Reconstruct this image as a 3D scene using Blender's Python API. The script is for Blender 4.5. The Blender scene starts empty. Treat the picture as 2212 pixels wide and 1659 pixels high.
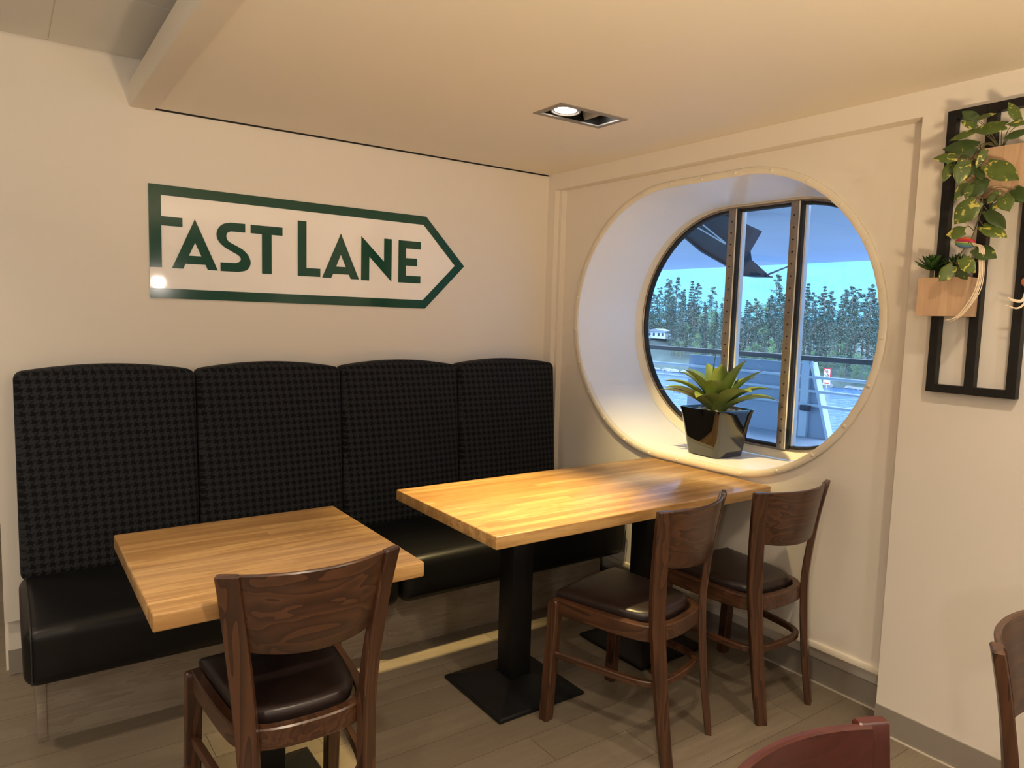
import bpy, bmesh, math, random
from mathutils import Vector, Matrix, noise
random.seed(7)
PI = math.pi
sc = bpy.context.scene
COL = sc.collection

# ------------------------------------------------------------------ camera
cam = bpy.data.objects.new('camera', bpy.data.cameras.new('camera'))
COL.objects.link(cam)
RGT = Vector((0.81719637, -0.5756737, 0.02810481))
DWN = Vector((-0.03188757, -0.09384626, -0.99507591))
FWD = Vector((0.57547657, 0.81227622, -0.09504766))
cam.matrix_world = Matrix((
    (RGT.x, -DWN.x, -FWD.x, -2.53025),
    (RGT.y, -DWN.y, -FWD.y, -3.27033),
    (RGT.z, -DWN.z, -FWD.z, 1.45),
    (0, 0, 0, 1)))
cam.data.sensor_width = 36.0
cam.data.lens = 36.0 * 1558.7 / 2212.0
cam.data.clip_start = 0.05
cam.data.clip_end = 2000
sc.camera = cam
sc.cycles.diffuse_bounces = 7

# ------------------------------------------------------------------ exposure
sc.view_settings.view_transform = 'Standard'
sc.view_settings.look = 'None'
sc.view_settings.exposure = 0.22
sc.view_settings.gamma = 1.0
sc.view_settings.use_curve_mapping = False

# ------------------------------------------------------------------ world (evening sky)
world = bpy.data.worlds.new('evening_sky')
sc.world = world
world.use_nodes = True
nt = world.node_tree
nt.nodes.clear()
wo = nt.nodes.new('ShaderNodeOutputWorld')
bg = nt.nodes.new('ShaderNodeBackground')
tc = nt.nodes.new('ShaderNodeTexCoord')
sx = nt.nodes.new('ShaderNodeSeparateXYZ')
rp = nt.nodes.new('ShaderNodeValToRGB')
rp.color_ramp.elements[0].position = 0.0
rp.color_ramp.elements[0].color = (0.34, 0.98, 1.66, 1)
rp.color_ramp.elements[1].position = 0.55
rp.color_ramp.elements[1].color = (3.6, 5.0, 7.4, 1)
e = rp.color_ramp.elements.new(0.12)
e.color = (0.35, 1.0, 1.68, 1)
nz = nt.nodes.new('ShaderNodeTexNoise')
nz.inputs['Scale'].default_value = 5.0
nz.inputs['Detail'].default_value = 4.0
mp = nt.nodes.new('ShaderNodeMapping')
mp.inputs['Scale'].default_value = (1, 1, 5)
mr = nt.nodes.new('ShaderNodeMapRange')
mr.inputs['From Min'].default_value = 0.35
mr.inputs['From Max'].default_value = 0.7
mr.inputs['To Min'].default_value = 0.92
mr.inputs['To Max'].default_value = 1.15
nt.links.new(tc.outputs['Generated'], sx.inputs[0])
nt.links.new(sx.outputs['Z'], rp.inputs['Fac'])
nt.links.new(tc.outputs['Generated'], mp.inputs[0])
nt.links.new(mp.outputs[0], nz.inputs['Vector'])
nt.links.new(nz.outputs['Fac'], mr.inputs['Value'])
nt.links.new(rp.outputs['Color'], bg.inputs['Color'])
nt.links.new(mr.outputs[0], bg.inputs['Strength'])
nt.links.new(bg.outputs[0], wo.inputs['Surface'])

# ------------------------------------------------------------------ lamps of the room and added fill lights
WARM = (1.0, 0.81, 0.60)


def spot(name, loc, target, watts, angle, blend, radius=0.04, color=WARM):
    l = bpy.data.lights.new(name, 'SPOT')
    l.energy = watts
    l.color = color
    l.spot_size = math.radians(angle)
    l.spot_blend = blend
    l.shadow_soft_size = radius
    o = bpy.data.objects.new(name, l)
    COL.objects.link(o)
    o.location = loc
    o.rotation_euler = (Vector(target) - Vector(loc)).to_track_quat('-Z', 'Y').to_euler()
    return o


# the two bulbs of the visible recessed fixture
BEAM = (1.0, 0.74, 0.31)
spot('downlight_beam', (-0.735, -1.04, 2.222), (-1.0, -1.10, 0.78), 300, 50, 1.0, 0.03, BEAM)
spot('downlight_beam', (-0.545, -1.04, 2.222), (0.20, -1.03, 0.95), 135, 54, 1.0, 0.03, BEAM)
# its twins further along the low ceiling and over the other tables (outside the picture)
for lx, ly, lz, w in ((-0.75, -2.75, 2.215, 36), (-1.9, -2.6, 2.215, 66), (-0.75, -4.6, 2.215, 70), (-1.7, -5.6, 2.215, 60),
                      (-3.1, -1.1, 2.39, 42), (-3.3, -3.3, 2.39, 60), (-4.9, -2.2, 2.39, 50),
                      (-4.6, -5.0, 2.39, 60), (-3.6, 0.9, 2.39, 30)):
    spot('ceiling_lamp_light', (lx, ly, lz), (lx, ly, 0), w, 130, 0.8, 0.04)
# added unseen spots aimed upward to brighten the ceiling, from beside the camera
spot('added_ceiling_fill', (-1.7, -3.5, 1.15), (-1.45, -2.85, 2.23), 95, 125, 0.6, 0.08, (1.0, 0.74, 0.44))
spot('added_ceiling_fill', (-3.4, -3.0, 1.2), (-3.1, -2.3, 2.4), 38, 125, 0.6, 0.08, (1.0, 0.84, 0.64))
# added unseen point lights filling the room, behind and beside the camera
for lx, ly, lz, w in ((-1.31, -4.3, 1.66, 12), (-3.9, -4.2, 1.8, 30), (-4.7, -1.5, 1.8, 18), (-2.6, -6.2, 1.8, 24)):
    l = bpy.data.lights.new('added_room_fill', 'POINT')
    l.energy = w
    l.color = (1.0, 0.89, 0.76)
    l.shadow_soft_size = 0.045
    o = bpy.data.objects.new('added_room_fill', l)
    COL.objects.link(o)
    o.location = (lx, ly, lz)


# ------------------------------------------------------------------ material helpers
def mat_new(name):
    m = bpy.data.materials.new(name)
    m.use_nodes = True
    return m, m.node_tree, m.node_tree.nodes['Principled BSDF']


def rgba(c):
    return (c[0], c[1], c[2], 1.0)


def N(t, kind, **kw):
    n = t.nodes.new('ShaderNode' + kind)
    for k, v in kw.items():
        if k in n.inputs:
            n.inputs[k].default_value = v
        else:
            setattr(n, k, v)
    return n


def mix(t, fac, a, b, blend='MIX'):
    n = t.nodes.new('ShaderNodeMix')
    n.data_type = 'RGBA'
    n.blend_type = blend
    for sock, v in ((n.inputs[0], fac), (n.inputs[6], a), (n.inputs[7], b)):
        if isinstance(v, bpy.types.NodeSocket):
            t.links.new(v, sock)
        elif isinstance(v, (int, float)):
            sock.default_value = v
        else:
            sock.default_value = rgba(v)
    return n.outputs[2]


def mth(t, op, a, b=0.0, c=None):
    n = t.nodes.new('ShaderNodeMath')
    n.operation = op
    for i, v in enumerate((a, b) if c is None else (a, b, c)):
        if isinstance(v, bpy.types.NodeSocket):
            t.links.new(v, n.inputs[i])
        else:
            n.inputs[i].default_value = v
    return n.outputs[0]


def ramp(t, fac, p0, p1):
    n = t.nodes.new('ShaderNodeMapRange')
    n.inputs['From Min'].default_value = p0
    n.inputs['From Max'].default_value = p1
    n.clamp = True
    t.links.new(fac, n.inputs['Value'])
    return n.outputs[0]


def coords(t, scale=(1, 1, 1), rand=True, loc=(0, 0, 0)):
    c = N(t, 'TexCoord')
    m = N(t, 'Mapping')
    m.inputs['Scale'].default_value = scale
    m.inputs['Location'].default_value = loc
    if rand:
        oi = N(t, 'ObjectInfo')
        ad = N(t, 'VectorMath')
        ad.operation = 'ADD'
        ml = mth(t, 'MULTIPLY', oi.outputs['Random'], 13.7)
        t.links.new(c.outputs['Object'], ad.inputs[0])
        t.links.new(ml, ad.inputs[1])
        t.links.new(ad.outputs[0], m.inputs[0])
    else:
        t.links.new(c.outputs['Object'], m.inputs[0])
    return m.outputs[0]


def bump(t, p, height, strength, dist=0.002):
    b = N(t, 'Bump')
    b.inputs['Strength'].default_value = strength
    b.inputs['Distance'].default_value = dist
    t.links.new(height, b.inputs['Height'])
    t.links.new(b.outputs[0], p.inputs['Normal'])


def plain(name, c, rough=0.5, metal=0.0, var=0.06, scale=30.0, bmp=0.0, coat=0.0, spec=0.5):
    m, t, p = mat_new(name)
    v = coords(t, rand=False)
    n = N(t, 'TexNoise', Scale=scale, Detail=3.0)
    t.links.new(v, n.inputs['Vector'])
    d = tuple(x * (1 - var) for x in c)
    l = tuple(min(1, x * (1 + var)) for x in c)
    t.links.new(mix(t, n.outputs['Fac'], d, l), p.inputs['Base Color'])
    p.inputs['Roughness'].default_value = rough
    p.inputs['Metallic'].default_value = metal
    p.inputs['Coat Weight'].default_value = coat
    p.inputs['Specular IOR Level'].default_value = spec
    if bmp:
        n2 = N(t, 'TexNoise', Scale=scale * 9, Detail=2.0)
        t.links.new(v, n2.inputs['Vector'])
        bump(t, p, n2.outputs['Fac'], bmp)
    return m


def emit(name, c, s):
    m, t, p = mat_new(name)
    p.inputs['Base Color'].default_value = rgba(c)
    p.inputs['Emission Color'].default_value = rgba(c)
    p.inputs['Emission Strength'].default_value = s
    return m


def wood(name, dark, light, axis, freq=8.0, rough=0.32, contrast=0.75, coat=0.15):
    """stained beech: contour-like growth lines stretched along one axis"""
    m, t, p = mat_new(name)
    s = [15.0, 15.0, 15.0]
    s[axis] = 1.1
    v = coords(t, tuple(s))
    n = N(t, 'TexNoise', Scale=1.0, Detail=2.0, Distortion=0.35)
    t.links.new(v, n.inputs['Vector'])
    ring = mth(t, 'FRACT', mth(t, 'MULTIPLY', n.outputs['Fac'], freq))
    s2 = [260.0, 260.0, 260.0]
    s2[axis] = 14.0
    v2 = coords(t, tuple(s2))
    n2 = N(t, 'TexNoise', Scale=1.0, Detail=2.0)
    t.links.new(v2, n2.inputs['Vector'])
    f = mth(t, 'ADD', mth(t, 'MULTIPLY', ring, contrast), mth(t, 'MULTIPLY', n2.outputs['Fac'], 1.0 - contrast))
    t.links.new(mix(t, f, dark, light), p.inputs['Base Color'])
    p.inputs['Roughness'].default_value = rough
    p.inputs['Coat Weight'].default_value = coat
    p.inputs['Coat Roughness'].default_value = 0.25
    bump(t, p, n2.outputs['Fac'], 0.08, 0.001)
    return m


M = {}
M['wall'] = plain('cream_wall_paint', (0.77, 0.72, 0.65), 0.55, var=0.015, scale=3, bmp=0.06)
M['ceiling'] = plain('cream_ceiling_panel', (0.80, 0.74, 0.64), 0.6, var=0.012, scale=3, bmp=0.04)
M['tile'] = plain('pale_ceiling_tile', (0.70, 0.69, 0.66), 0.7, var=0.03, scale=260)
M['ring'] = plain('cream_enamel', (0.78, 0.72, 0.60), 0.38, var=0.05, scale=12)
M['liner'] = plain('white_gelcoat', (0.88, 0.88, 0.89), 0.3, var=0.02, scale=6)
M['plinth'] = plain('satin_plinth', (0.36, 0.33, 0.29), 0.3, 0.35, var=0.08, scale=5)
M['caulk'] = plain('pale_caulk', (0.62, 0.56, 0.47), 0.6)
M['shadow_gap'] = plain('dark_gap', (0.03, 0.028, 0.025), 0.8)  # near-black colour standing in for shade inside the ceiling gaps
M['black_metal'] = plain('black_powder_coat', (0.0065, 0.0065, 0.007), 0.42, var=0.2, scale=90, bmp=0.1, spec=0.3)
M['black_frame'] = plain('black_satin_frame', (0.008, 0.0075, 0.0075), 0.5, var=0.2, spec=0.35)
M['vinyl'] = plain('black_vinyl', (0.006, 0.006, 0.0065), 0.40, var=0.2, scale=9, bmp=0.12, spec=0.32)
M['leather'] = plain('dark_brown_leather', (0.020, 0.012, 0.011), 0.36, var=0.25, scale=20, bmp=0.2)
M['thread'] = plain('dark_thread', (0.03, 0.03, 0.028), 0.7)
M['green'] = plain('dark_green_vinyl', (0.004, 0.062, 0.040), 0.12, var=0.05, coat=0.1)
M['acrylic'] = plain('glossy_white_panel', (0.95, 0.92, 0.90), 0.05, var=0.005, coat=0.5)
M['bronze'] = plain('worn_bronze_bar', (0.30, 0.26, 0.23), 0.36, 0.75, var=0.3, scale=45)
M['steel'] = plain('brushed_steel', (0.55, 0.53, 0.50), 0.3, 0.95, var=0.1)
M['bezel'] = plain('grey_painted_metal', (0.27, 0.25, 0.23), 0.45, 0.2)
M['rubber'] = plain('black_rubber', (0.012, 0.013, 0.015), 0.45)
M['white_strip'] = plain('white_strip', (0.75, 0.77, 0.80), 0.35)
M['mirror'] = plain('polished_reflector', (0.85, 0.84, 0.82), 0.08, 1.0, var=0.02)
M['pot'] = plain('black_gloss_plastic', (0.006, 0.006, 0.007), 0.035, var=0.1, coat=1.0)
M['pebble'] = plain('pale_pebble', (0.62, 0.60, 0.56), 0.35, var=0.25, scale=60)
M['soil'] = plain('dark_soil', (0.03, 0.025, 0.02), 0.9, var=0.4, scale=120)
M['stem'] = plain('brown_green_stem', (0.10, 0.085, 0.030), 0.5, var=0.3)
M['raffia'] = plain('cream_raffia', (0.74, 0.62, 0.46), 0.6, var=0.12, scale=80)
M['coral'] = plain('coral_tip', (0.75, 0.12, 0.08), 0.5)
M['bulb'] = emit('lit_bulb', (1.0, 0.95, 0.85), 14.0)
M['bulb_dim'] = emit('lit_bulb_tilted', (1.0, 0.95, 0.88), 9.0)
M['ship_white'] = plain('ship_white_paint', (0.66, 0.70, 0.74), 0.4, var=0.04, scale=2)
M['ship_grey'] = plain('ship_grey_paint', (0.76, 0.79, 0.83), 0.5, var=0.06, scale=2)
M['ship_panel'] = plain('ship_blue_grey_panel', (0.40, 0.44, 0.52), 0.5, var=0.05, scale=2)
M['ship_dark'] = plain('ship_dark_paint', (0.045, 0.055, 0.075), 0.5, var=0.1, scale=3)
M['deck'] = plain('deck_coating', (0.40, 0.44, 0.48), 0.6, var=0.1, scale=8)
M['rail_wood'] = plain('weathered_teak', (0.13, 0.10, 0.085), 0.55, var=0.25, scale=12)
M['rock'] = plain('shore_rock', (0.22, 0.22, 0.22), 0.8, var=0.35, scale=0.6)
M['bank'] = plain('mossy_ground', (0.075, 0.10, 0.085), 0.9, var=0.45, scale=0.25)
M['trunk'] = plain('pine_bark', (0.24, 0.17, 0.13), 0.9, var=0.3, scale=2)
M['red'] = plain('sign_red', (0.60, 0.03, 0.03), 0.4)
M['sign_white'] = plain('sign_white', (0.85, 0.85, 0.85), 0.4)
M['sign_black'] = plain('sign_black', (0.02, 0.02, 0.02), 0.5)
M['roof'] = plain('grey_roof', (0.25, 0.27, 0.30), 0.7)
M['window_dark'] = plain('dark_window', (0.05, 0.07, 0.09), 0.1)

CH_D, CH_L = (0.026, 0.0105, 0.0055), (0.098, 0.040, 0.0185)
M['chair_z'] = wood('walnut_stained_beech_upright', CH_D, CH_L, 2)
M['chair_x'] = wood('walnut_stained_beech_across', CH_D, CH_L, 0)
M['chair_y'] = wood('walnut_stained_beech_rail', CH_D, CH_L, 1)
RD_D, RD_L = (0.040, 0.008, 0.006), (0.085, 0.017, 0.012)
M['red_z'] = wood('mahogany_stained_beech_upright', RD_D, RD_L, 2, contrast=0.4)
M['red_x'] = wood('mahogany_stained_beech_across', RD_D, RD_L, 0, contrast=0.4)
M['planter'] = wood('pale_oak_veneer', (0.42, 0.26, 0.155), (0.60, 0.41, 0.26), 2, freq=3, contrast=0.3, rough=0.5, coat=0)


def m_table():
    m, t, p = mat_new('oak_butcher_block')
    v = coords(t, (1, 1, 1), rand=True)
    b = N(t, 'TexBrick', Scale=1.0)
    b.inputs['Mortar Size'].default_value = 0.0004
    b.inputs['Mortar Smooth'].default_value = 0.1
    b.inputs['Brick Width'].default_value = 1.3
    b.inputs['Row Height'].default_value = 0.034
    b.inputs['Color1'].default_value = (0, 0, 0, 1)
    b.inputs['Color2'].default_value = (1, 1, 1, 1)
    b.inputs['Mortar'].default_value = (0.25, 0.25, 0.25, 1)
    b.offset = 0.37
    b.squash = 1.0
    t.links.new(v, b.inputs['Vector'])
    v2 = coords(t, (3.0, 42.0, 42.0))
    n = N(t, 'TexNoise', Scale=1.0, Detail=3.0, Distortion=0.8)
    t.links.new(v2, n.inputs['Vector'])
    v3 = coords(t, (16.0, 420.0, 420.0))
    n3 = N(t, 'TexNoise', Scale=1.0, Detail=2.0)
    t.links.new(v3, n3.inputs['Vector'])
    base = mix(t, b.outputs['Color'], (0.40, 0.225, 0.078), (0.62, 0.385, 0.150))
    g = mix(t, mth(t, 'MULTIPLY', ramp(t, n.outputs['Fac'], 0.45, 0.62), 0.7), base, (0.33, 0.17, 0.055))
    g = mix(t, mth(t, 'MULTIPLY', ramp(t, n3.outputs['Fac'], 0.5, 0.75), 0.4), g, (0.30, 0.135, 0.04))
    t.links.new(g, p.inputs['Base Color'])
    p.inputs['Roughness'].default_value = 0.33
    p.inputs['Coat Weight'].default_value = 0.5
    p.inputs['Coat Roughness'].default_value = 0.12
    bump(t, p, n3.outputs['Fac'], 0.05, 0.0006)
    return m


def m_floor():
    m, t, p = mat_new('grey_oak_vinyl_planks')
    v = coords(t, (1, 1, 1), rand=False, loc=(0.774, 1.545, 0))
    b = N(t, 'TexBrick', Scale=1.0)
    b.inputs['Mortar Size'].default_value = 0.0010
    b.inputs['Mortar Smooth'].default_value = 0.0
    b.inputs['Brick Width'].default_value = 0.92
    b.inputs['Row Height'].default_value = 0.152
    b.inputs['Color1'].default_value = (0, 0, 0, 1)
    b.inputs['Color2'].default_value = (1, 1, 1, 1)
    b.inputs['Mortar'].default_value = (0.0, 0.0, 0.0, 1)
    b.offset = 0.34
    t.links.new(v, b.inputs['Vector'])
    v2 = coords(t, (2.2, 26.0, 26.0), rand=False)
    n = N(t, 'TexNoise', Scale=1.0, Detail=4.0, Distortion=1.2)
    t.links.new(v2, n.inputs['Vector'])
    v3 = coords(t, (30.0, 300.0, 300.0), rand=False)
    n3 = N(t, 'TexNoise', Scale=1.0, Detail=3.0)
    t.links.new(v3, n3.inputs['Vector'])
    base = mix(t, b.outputs['Color'], (0.175, 0.142, 0.102), (0.245, 0.202, 0.148))
    g = mix(t, mth(t, 'MULTIPLY', ramp(t, n.outputs['Fac'], 0.4, 0.75), 0.55), base, (0.15, 0.12, 0.086))
    g = mix(t, mth(t, 'MULTIPLY', ramp(t, n3.outputs['Fac'], 0.5, 0.8), 0.4), g, (0.125, 0.098, 0.07))
    g = mix(t, b.outputs['Fac'], g, (0.06, 0.045, 0.032))
    t.links.new(g, p.inputs['Base Color'])
    p.inputs['Roughness'].default_value = 0.48
    bump(t, p, n3.outputs['Fac'], 0.12, 0.0008)
    return m


def m_kick():
    m, t, p = mat_new('grey_oak_laminate')
    v2 = coords(t, (2.0, 26.0, 26.0), rand=False)
    n = N(t, 'TexNoise', Scale=1.0, Detail=4.0, Distortion=1.6)
    t.links.new(v2, n.inputs['Vector'])
    ring = mth(t, 'FRACT', mth(t, 'MULTIPLY', n.outputs['Fac'], 4.0))
    t.links.new(mix(t, mth(t, 'MULTIPLY', ring, 0.8), (0.31, 0.26, 0.205), (0.215, 0.175, 0.135)), p.inputs['Base Color'])
    p.inputs['Roughness'].default_value = 0.5
    return m


def m_hound():
    m, t, p = mat_new('houndstooth_fabric')
    c = N(t, 'TexCoord')
    s = N(t, 'SeparateXYZ')
    t.links.new(c.outputs['Object'], s.inputs[0])
    th = 0.0295 / 8
    u = mth(t, 'DIVIDE', mth(t, 'ADD', s.outputs['X'], s.outputs['Y']), th)
    w = mth(t, 'DIVIDE', s.outputs['Z'], th)
    i = mth(t, 'FLOOR', u)
    j = mth(t, 'FLOOR', w)
    tw = mth(t, 'LESS_THAN', mth(t, 'FLOORED_MODULO', mth(t, 'SUBTRACT', i, j), 4.0), 1.5)
    a = mth(t, 'LESS_THAN', mth(t, 'FLOORED_MODULO', i, 8.0), 3.5)
    b = mth(t, 'LESS_THAN', mth(t, 'FLOORED_MODULO', j, 8.0), 3.5)
    fac = mth(t, 'ADD', mth(t, 'MULTIPLY', tw, a), mth(t, 'MULTIPLY', mth(t, 'SUBTRACT', 1.0, tw), b))
    fac = mth(t, 'ADD', mth(t, 'MULTIPLY', fac, 0.75), mth(t, 'MULTIPLY', mth(t, 'MULTIPLY', a, b), 0.25))
    n = N(t, 'TexNoise', Scale=700.0, Detail=1.0)
    t.links.new(c.outputs['Object'], n.inputs['Vector'])
    col = mix(t, fac, (0.027, 0.029, 0.034), (0.0040, 0.0040, 0.0046))
    col = mix(t, mth(t, 'MULTIPLY', n.outputs['Fac'], 0.35), col, (0.016, 0.017, 0.019))
    t.links.new(col, p.inputs['Base Color'])
    p.inputs['Roughness'].default_value = 0.9
    p.inputs['Sheen Weight'].default_value = 0.03
    p.inputs['Specular IOR Level'].default_value = 0.12
    bump(t, p, n.outputs['Fac'], 0.2, 0.001)
    return m


def m_leaf(name, dark, light, patch=None, patch_lo=0.58, rough=0.42, scale=30.0):
    m, t, p = mat_new(name)
    v = coords(t, (1, 1, 1))
    n = N(t, 'TexNoise', Scale=scale, Detail=2.0)
    t.links.new(v, n.inputs['Vector'])
    col = mix(t, n.outputs['Fac'], dark, light)
    if patch:
        n2 = N(t, 'TexNoise', Scale=scale * 1.4, Detail=2.0, Distortion=1.5)
        t.links.new(v, n2.inputs['Vector'])
        col = mix(t, ramp(t, n2.outputs['Fac'], patch_lo, patch_lo + 0.07), col, patch)
    t.links.new(col, p.inputs['Base Color'])
    p.inputs['Roughness'].default_value = rough
    return m


def m_conifer(name, dark, light):
    m, t, p = mat_new(name)
    oi = N(t, 'ObjectInfo')
    v = coords(t, (1, 1, 1))
    n = N(t, 'TexNoise', Scale=0.9, Detail=3.0)
    t.links.new(v, n.inputs['Vector'])
    f = mth(t, 'ADD', mth(t, 'MULTIPLY', n.outputs['Fac'], 0.6), mth(t, 'MULTIPLY', oi.outputs['Random'], 0.5))
    t.links.new(mix(t, f, dark, light), p.inputs['Base Color'])
    p.inputs['Roughness'].default_value = 0.8
    return m


def m_rainbow():
    m, t, p = mat_new('rainbow_stripes')
    c = N(t, 'TexCoord')
    s = N(t, 'SeparateXYZ')
    t.links.new(c.outputs['Object'], s.inputs[0])
    f = ramp(t, s.outputs['Z'], -0.017, 0.017)
    r = N(t, 'ValToRGB')
    r.color_ramp.interpolation = 'CONSTANT'
    el = r.color_ramp.elements
    el[0].position, el[0].color = 0.0, (0.10, 0.20, 0.32, 1)
    el[1].position, el[1].color = 0.84, (0.80, 0.22, 0.04, 1)
    for q, cc in ((0.30, (0.12, 0.28, 0.10, 1)), (0.48, (0.55, 0.42, 0.05, 1)), (0.55, (0.42, 0.03, 0.10, 1)), (0.70, (0.62, 0.05, 0.05, 1))):
        k = el.new(q)
        k.color = cc
    t.links.new(f, r.inputs['Fac'])
    t.links.new(r.outputs['Color'], p.inputs['Base Color'])
    p.inputs['Roughness'].default_value = 0.45
    return m


def m_glass():
    m = bpy.data.materials.new('window_glass')
    m.use_nodes = True
    t = m.node_tree
    t.nodes.clear()
    o = N(t, 'OutputMaterial')
    fr = N(t, 'Fresnel', IOR=1.5)
    ge = N(t, 'NewGeometry')
    t.links.new(mth(t, 'SUBTRACT', 1.5, mth(t, 'MULTIPLY', ge.outputs['Backfacing'], 0.8333)), fr.inputs['IOR'])
    tr = N(t, 'BsdfTransparent')
    tr.inputs['Color'].default_value = (0.88, 0.93, 0.97, 1)
    gl = N(t, 'BsdfGlossy', Roughness=0.0)
    mx = N(t, 'MixShader')
    t.links.new(mth(t, 'MULTIPLY', fr.outputs[0], 1.3), mx.inputs[0])
    t.links.new(tr.outputs[0], mx.inputs[1])
    t.links.new(gl.outputs[0], mx.inputs[2])
    t.links.new(mx.outputs[0], o.inputs['Surface'])
    return m


def m_sea():
    m, t, p = mat_new('sea_water')
    v = coords(t, (0.5, 0.25, 1), rand=False)
    n = N(t, 'TexNoise', Scale=1.6, Detail=5.0, Roughness=0.65)
    t.links.new(v, n.inputs['Vector'])
    t.links.new(mix(t, ramp(t, n.outputs['Fac'], 0.5, 0.68), (0.015, 0.07, 0.17), (0.13, 0.21, 0.32)), p.inputs['Base Color'])
    p.inputs['Roughness'].default_value = 0.22
    bump(t, p, n.outputs['Fac'], 0.9, 0.6)
    return m


M['table'] = m_table()
M['floor'] = m_floor()
M['kick'] = m_kick()
M['hound'] = m_hound()
M['agave'] = m_leaf('agave_leaf', (0.10, 0.165, 0.036), (0.24, 0.29, 0.075), rough=0.4, scale=12)
M['agave_blue'] = m_leaf('blue_green_agave_leaf', (0.07, 0.15, 0.10), (0.12, 0.21, 0.13), rough=0.45, scale=12)
M['pothos'] = m_leaf('pothos_leaf', (0.036, 0.072, 0.012), (0.11, 0.155, 0.026), (0.52, 0.46, 0.10), 0.60, scale=26)
M['pothos_dark'] = m_leaf('dark_pothos_leaf', (0.025, 0.055, 0.014), (0.065, 0.105, 0.024), (0.42, 0.38, 0.09), 0.66, scale=26)
M['succulent'] = m_leaf('succulent_leaf', (0.014, 0.05, 0.010), (0.040, 0.105, 0.018), rough=0.4)
M['needles'] = m_conifer('pine_needles', (0.042, 0.074, 0.072), (0.12, 0.175, 0.125))  # blue-grey cast mixed into the green stands in for distance haze
M['birch'] = m_conifer('fresh_green_leaves', (0.12, 0.20, 0.10), (0.22, 0.33, 0.14))
M['rainbow'] = m_rainbow()
M['glass'] = m_glass()
M['sea'] = m_sea()


# ------------------------------------------------------------------ mesh helpers
def finish(bm, smooth=True, angle=0.6):
    bmesh.ops.remove_doubles(bm, verts=bm.verts, dist=1e-6)
    bmesh.ops.recalc_face_normals(bm, faces=bm.faces)
    if smooth:
        for f in bm.faces:
            f.smooth = True
        for ed in bm.edges:
            if len(ed.link_faces) == 2:
                if ed.calc_face_angle(0) > angle:
                    ed.smooth = False


def obj(name, bm, mat, parent=None, loc=None, smooth=True, angle=0.6, label=None):
    finish(bm, smooth, angle)
    me = bpy.data.meshes.new(name)
    bm.to_mesh(me)
    bm.free()
    o = bpy.data.objects.new(name, me)
    COL.objects.link(o)
    if mat:
        me.materials.append(mat)
    if parent:
        o.parent = parent
    if loc:
        o.location = loc
    if label:
        o['label'] = label
    return o


def tag(o, label, cat, group=None, kind=None):
    o['label'] = label
    o['category'] = cat
    if group:
        o['group'] = group
    if kind:
        o['kind'] = kind
    return o


def thing(name, label, cat, loc=(0, 0, 0), rz=0.0, group=None):
    o = bpy.data.objects.new(name, None)
    o.empty_display_size = 0.05
    COL.objects.link(o)
    o.location = loc
    o.rotation_euler = (0, 0, rz)
    return tag(o, label, cat, group)


def struct(o, label=None, cat=None):
    o['kind'] = 'structure'
    if label:
        o['label'] = label
        o['category'] = cat
    return o


def dup(root, loc, rz, label, group=None):
    r = root.copy()
    COL.objects.link(r)
    r.location = loc
    r.rotation_euler = (0, 0, rz)
    r['label'] = label
    if group:
        r['group'] = group
    for ch in list(root.children):
        c = ch.copy()
        COL.objects.link(c)
        c.parent = r
        for g in list(ch.children):
            d = g.copy()
            COL.objects.link(d)
            d.parent = c
    return r


def box(bm, x0, x1, y0, y1, z0, z1, bevel=0.0, seg=2):
    r = bmesh.ops.create_cube(bm, size=1.0)
    vs = r['verts']
    for v in vs:
        v.co = Vector(((x0 + x1) / 2 + v.co.x * (x1 - x0), (y0 + y1) / 2 + v.co.y * (y1 - y0), (z0 + z1) / 2 + v.co.z * (z1 - z0)))
    if bevel > 0:
        es = set()
        for v in vs:
            es.update(v.link_edges)
        bmesh.ops.bevel(bm, geom=list(es), offset=bevel, segments=seg, profile=0.5, affect='EDGES')
    return bm


def nb():
    return bmesh.new()


def bx(*a, **k):
    return box(nb(), *a, **k)


def loft(bm, rings, closed=True, caps=True):
    vr = [[bm.verts.new(p) for p in r] for r in rings]
    n = len(rings[0])
    for a, b in zip(vr, vr[1:]):
        for i in range(n if closed else n - 1):
            j = (i + 1) % n
            bm.faces.new((a[i], a[j], b[j], b[i]))
    if caps and closed:
        bm.faces.new(vr[0][::-1])
        bm.faces.new(vr[-1])
    return vr


def section(hx, hy, c):
    return [(hx - c, -hy), (hx, -hy + c), (hx, hy - c), (hx - c, hy), (-hx + c, hy), (-hx, hy - c), (-hx, -hy + c), (-hx + c, -hy)]


def catmull(pts, n=6):
    P = [Vector(p) for p in pts]
    P = [2 * P[0] - P[1]] + P + [2 * P[-1] - P[-2]]
    out = []
    for i in range(1, len(P) - 2):
        p0, p1, p2, p3 = P[i - 1:i + 3]
        for k in range(n):
            t = k / n
            out.append(0.5 * ((2 * p1) + (p2 - p0) * t + (2 * p0 - 5 * p1 + 4 * p2 - p3) * t * t + (3 * p1 - p0 - 3 * p2 + p3) * t ** 3))
    out.append(P[-2])
    return out


def tube(bm, pts, r, seg=8, r_end=None):
    rings = []
    up = Vector((0, 0, 1))
    for i, p in enumerate(pts):
        d = (Vector(pts[min(i + 1, len(pts) - 1)]) - Vector(pts[max(i - 1, 0)])).normalized()
        s = d.cross(up)
        if s.length < 0.1:
            s = d.cross(Vector((1, 0, 0)))
        s.normalize()
        q = s.cross(d)
        rr = r if r_end is None else r + (r_end - r) * i / (len(pts) - 1)
        rings.append([Vector(p) + s * rr * math.cos(2 * PI * k / seg) + q * rr * math.sin(2 * PI * k / seg) for k in range(seg)])
    loft(bm, rings)
    return bm


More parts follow.
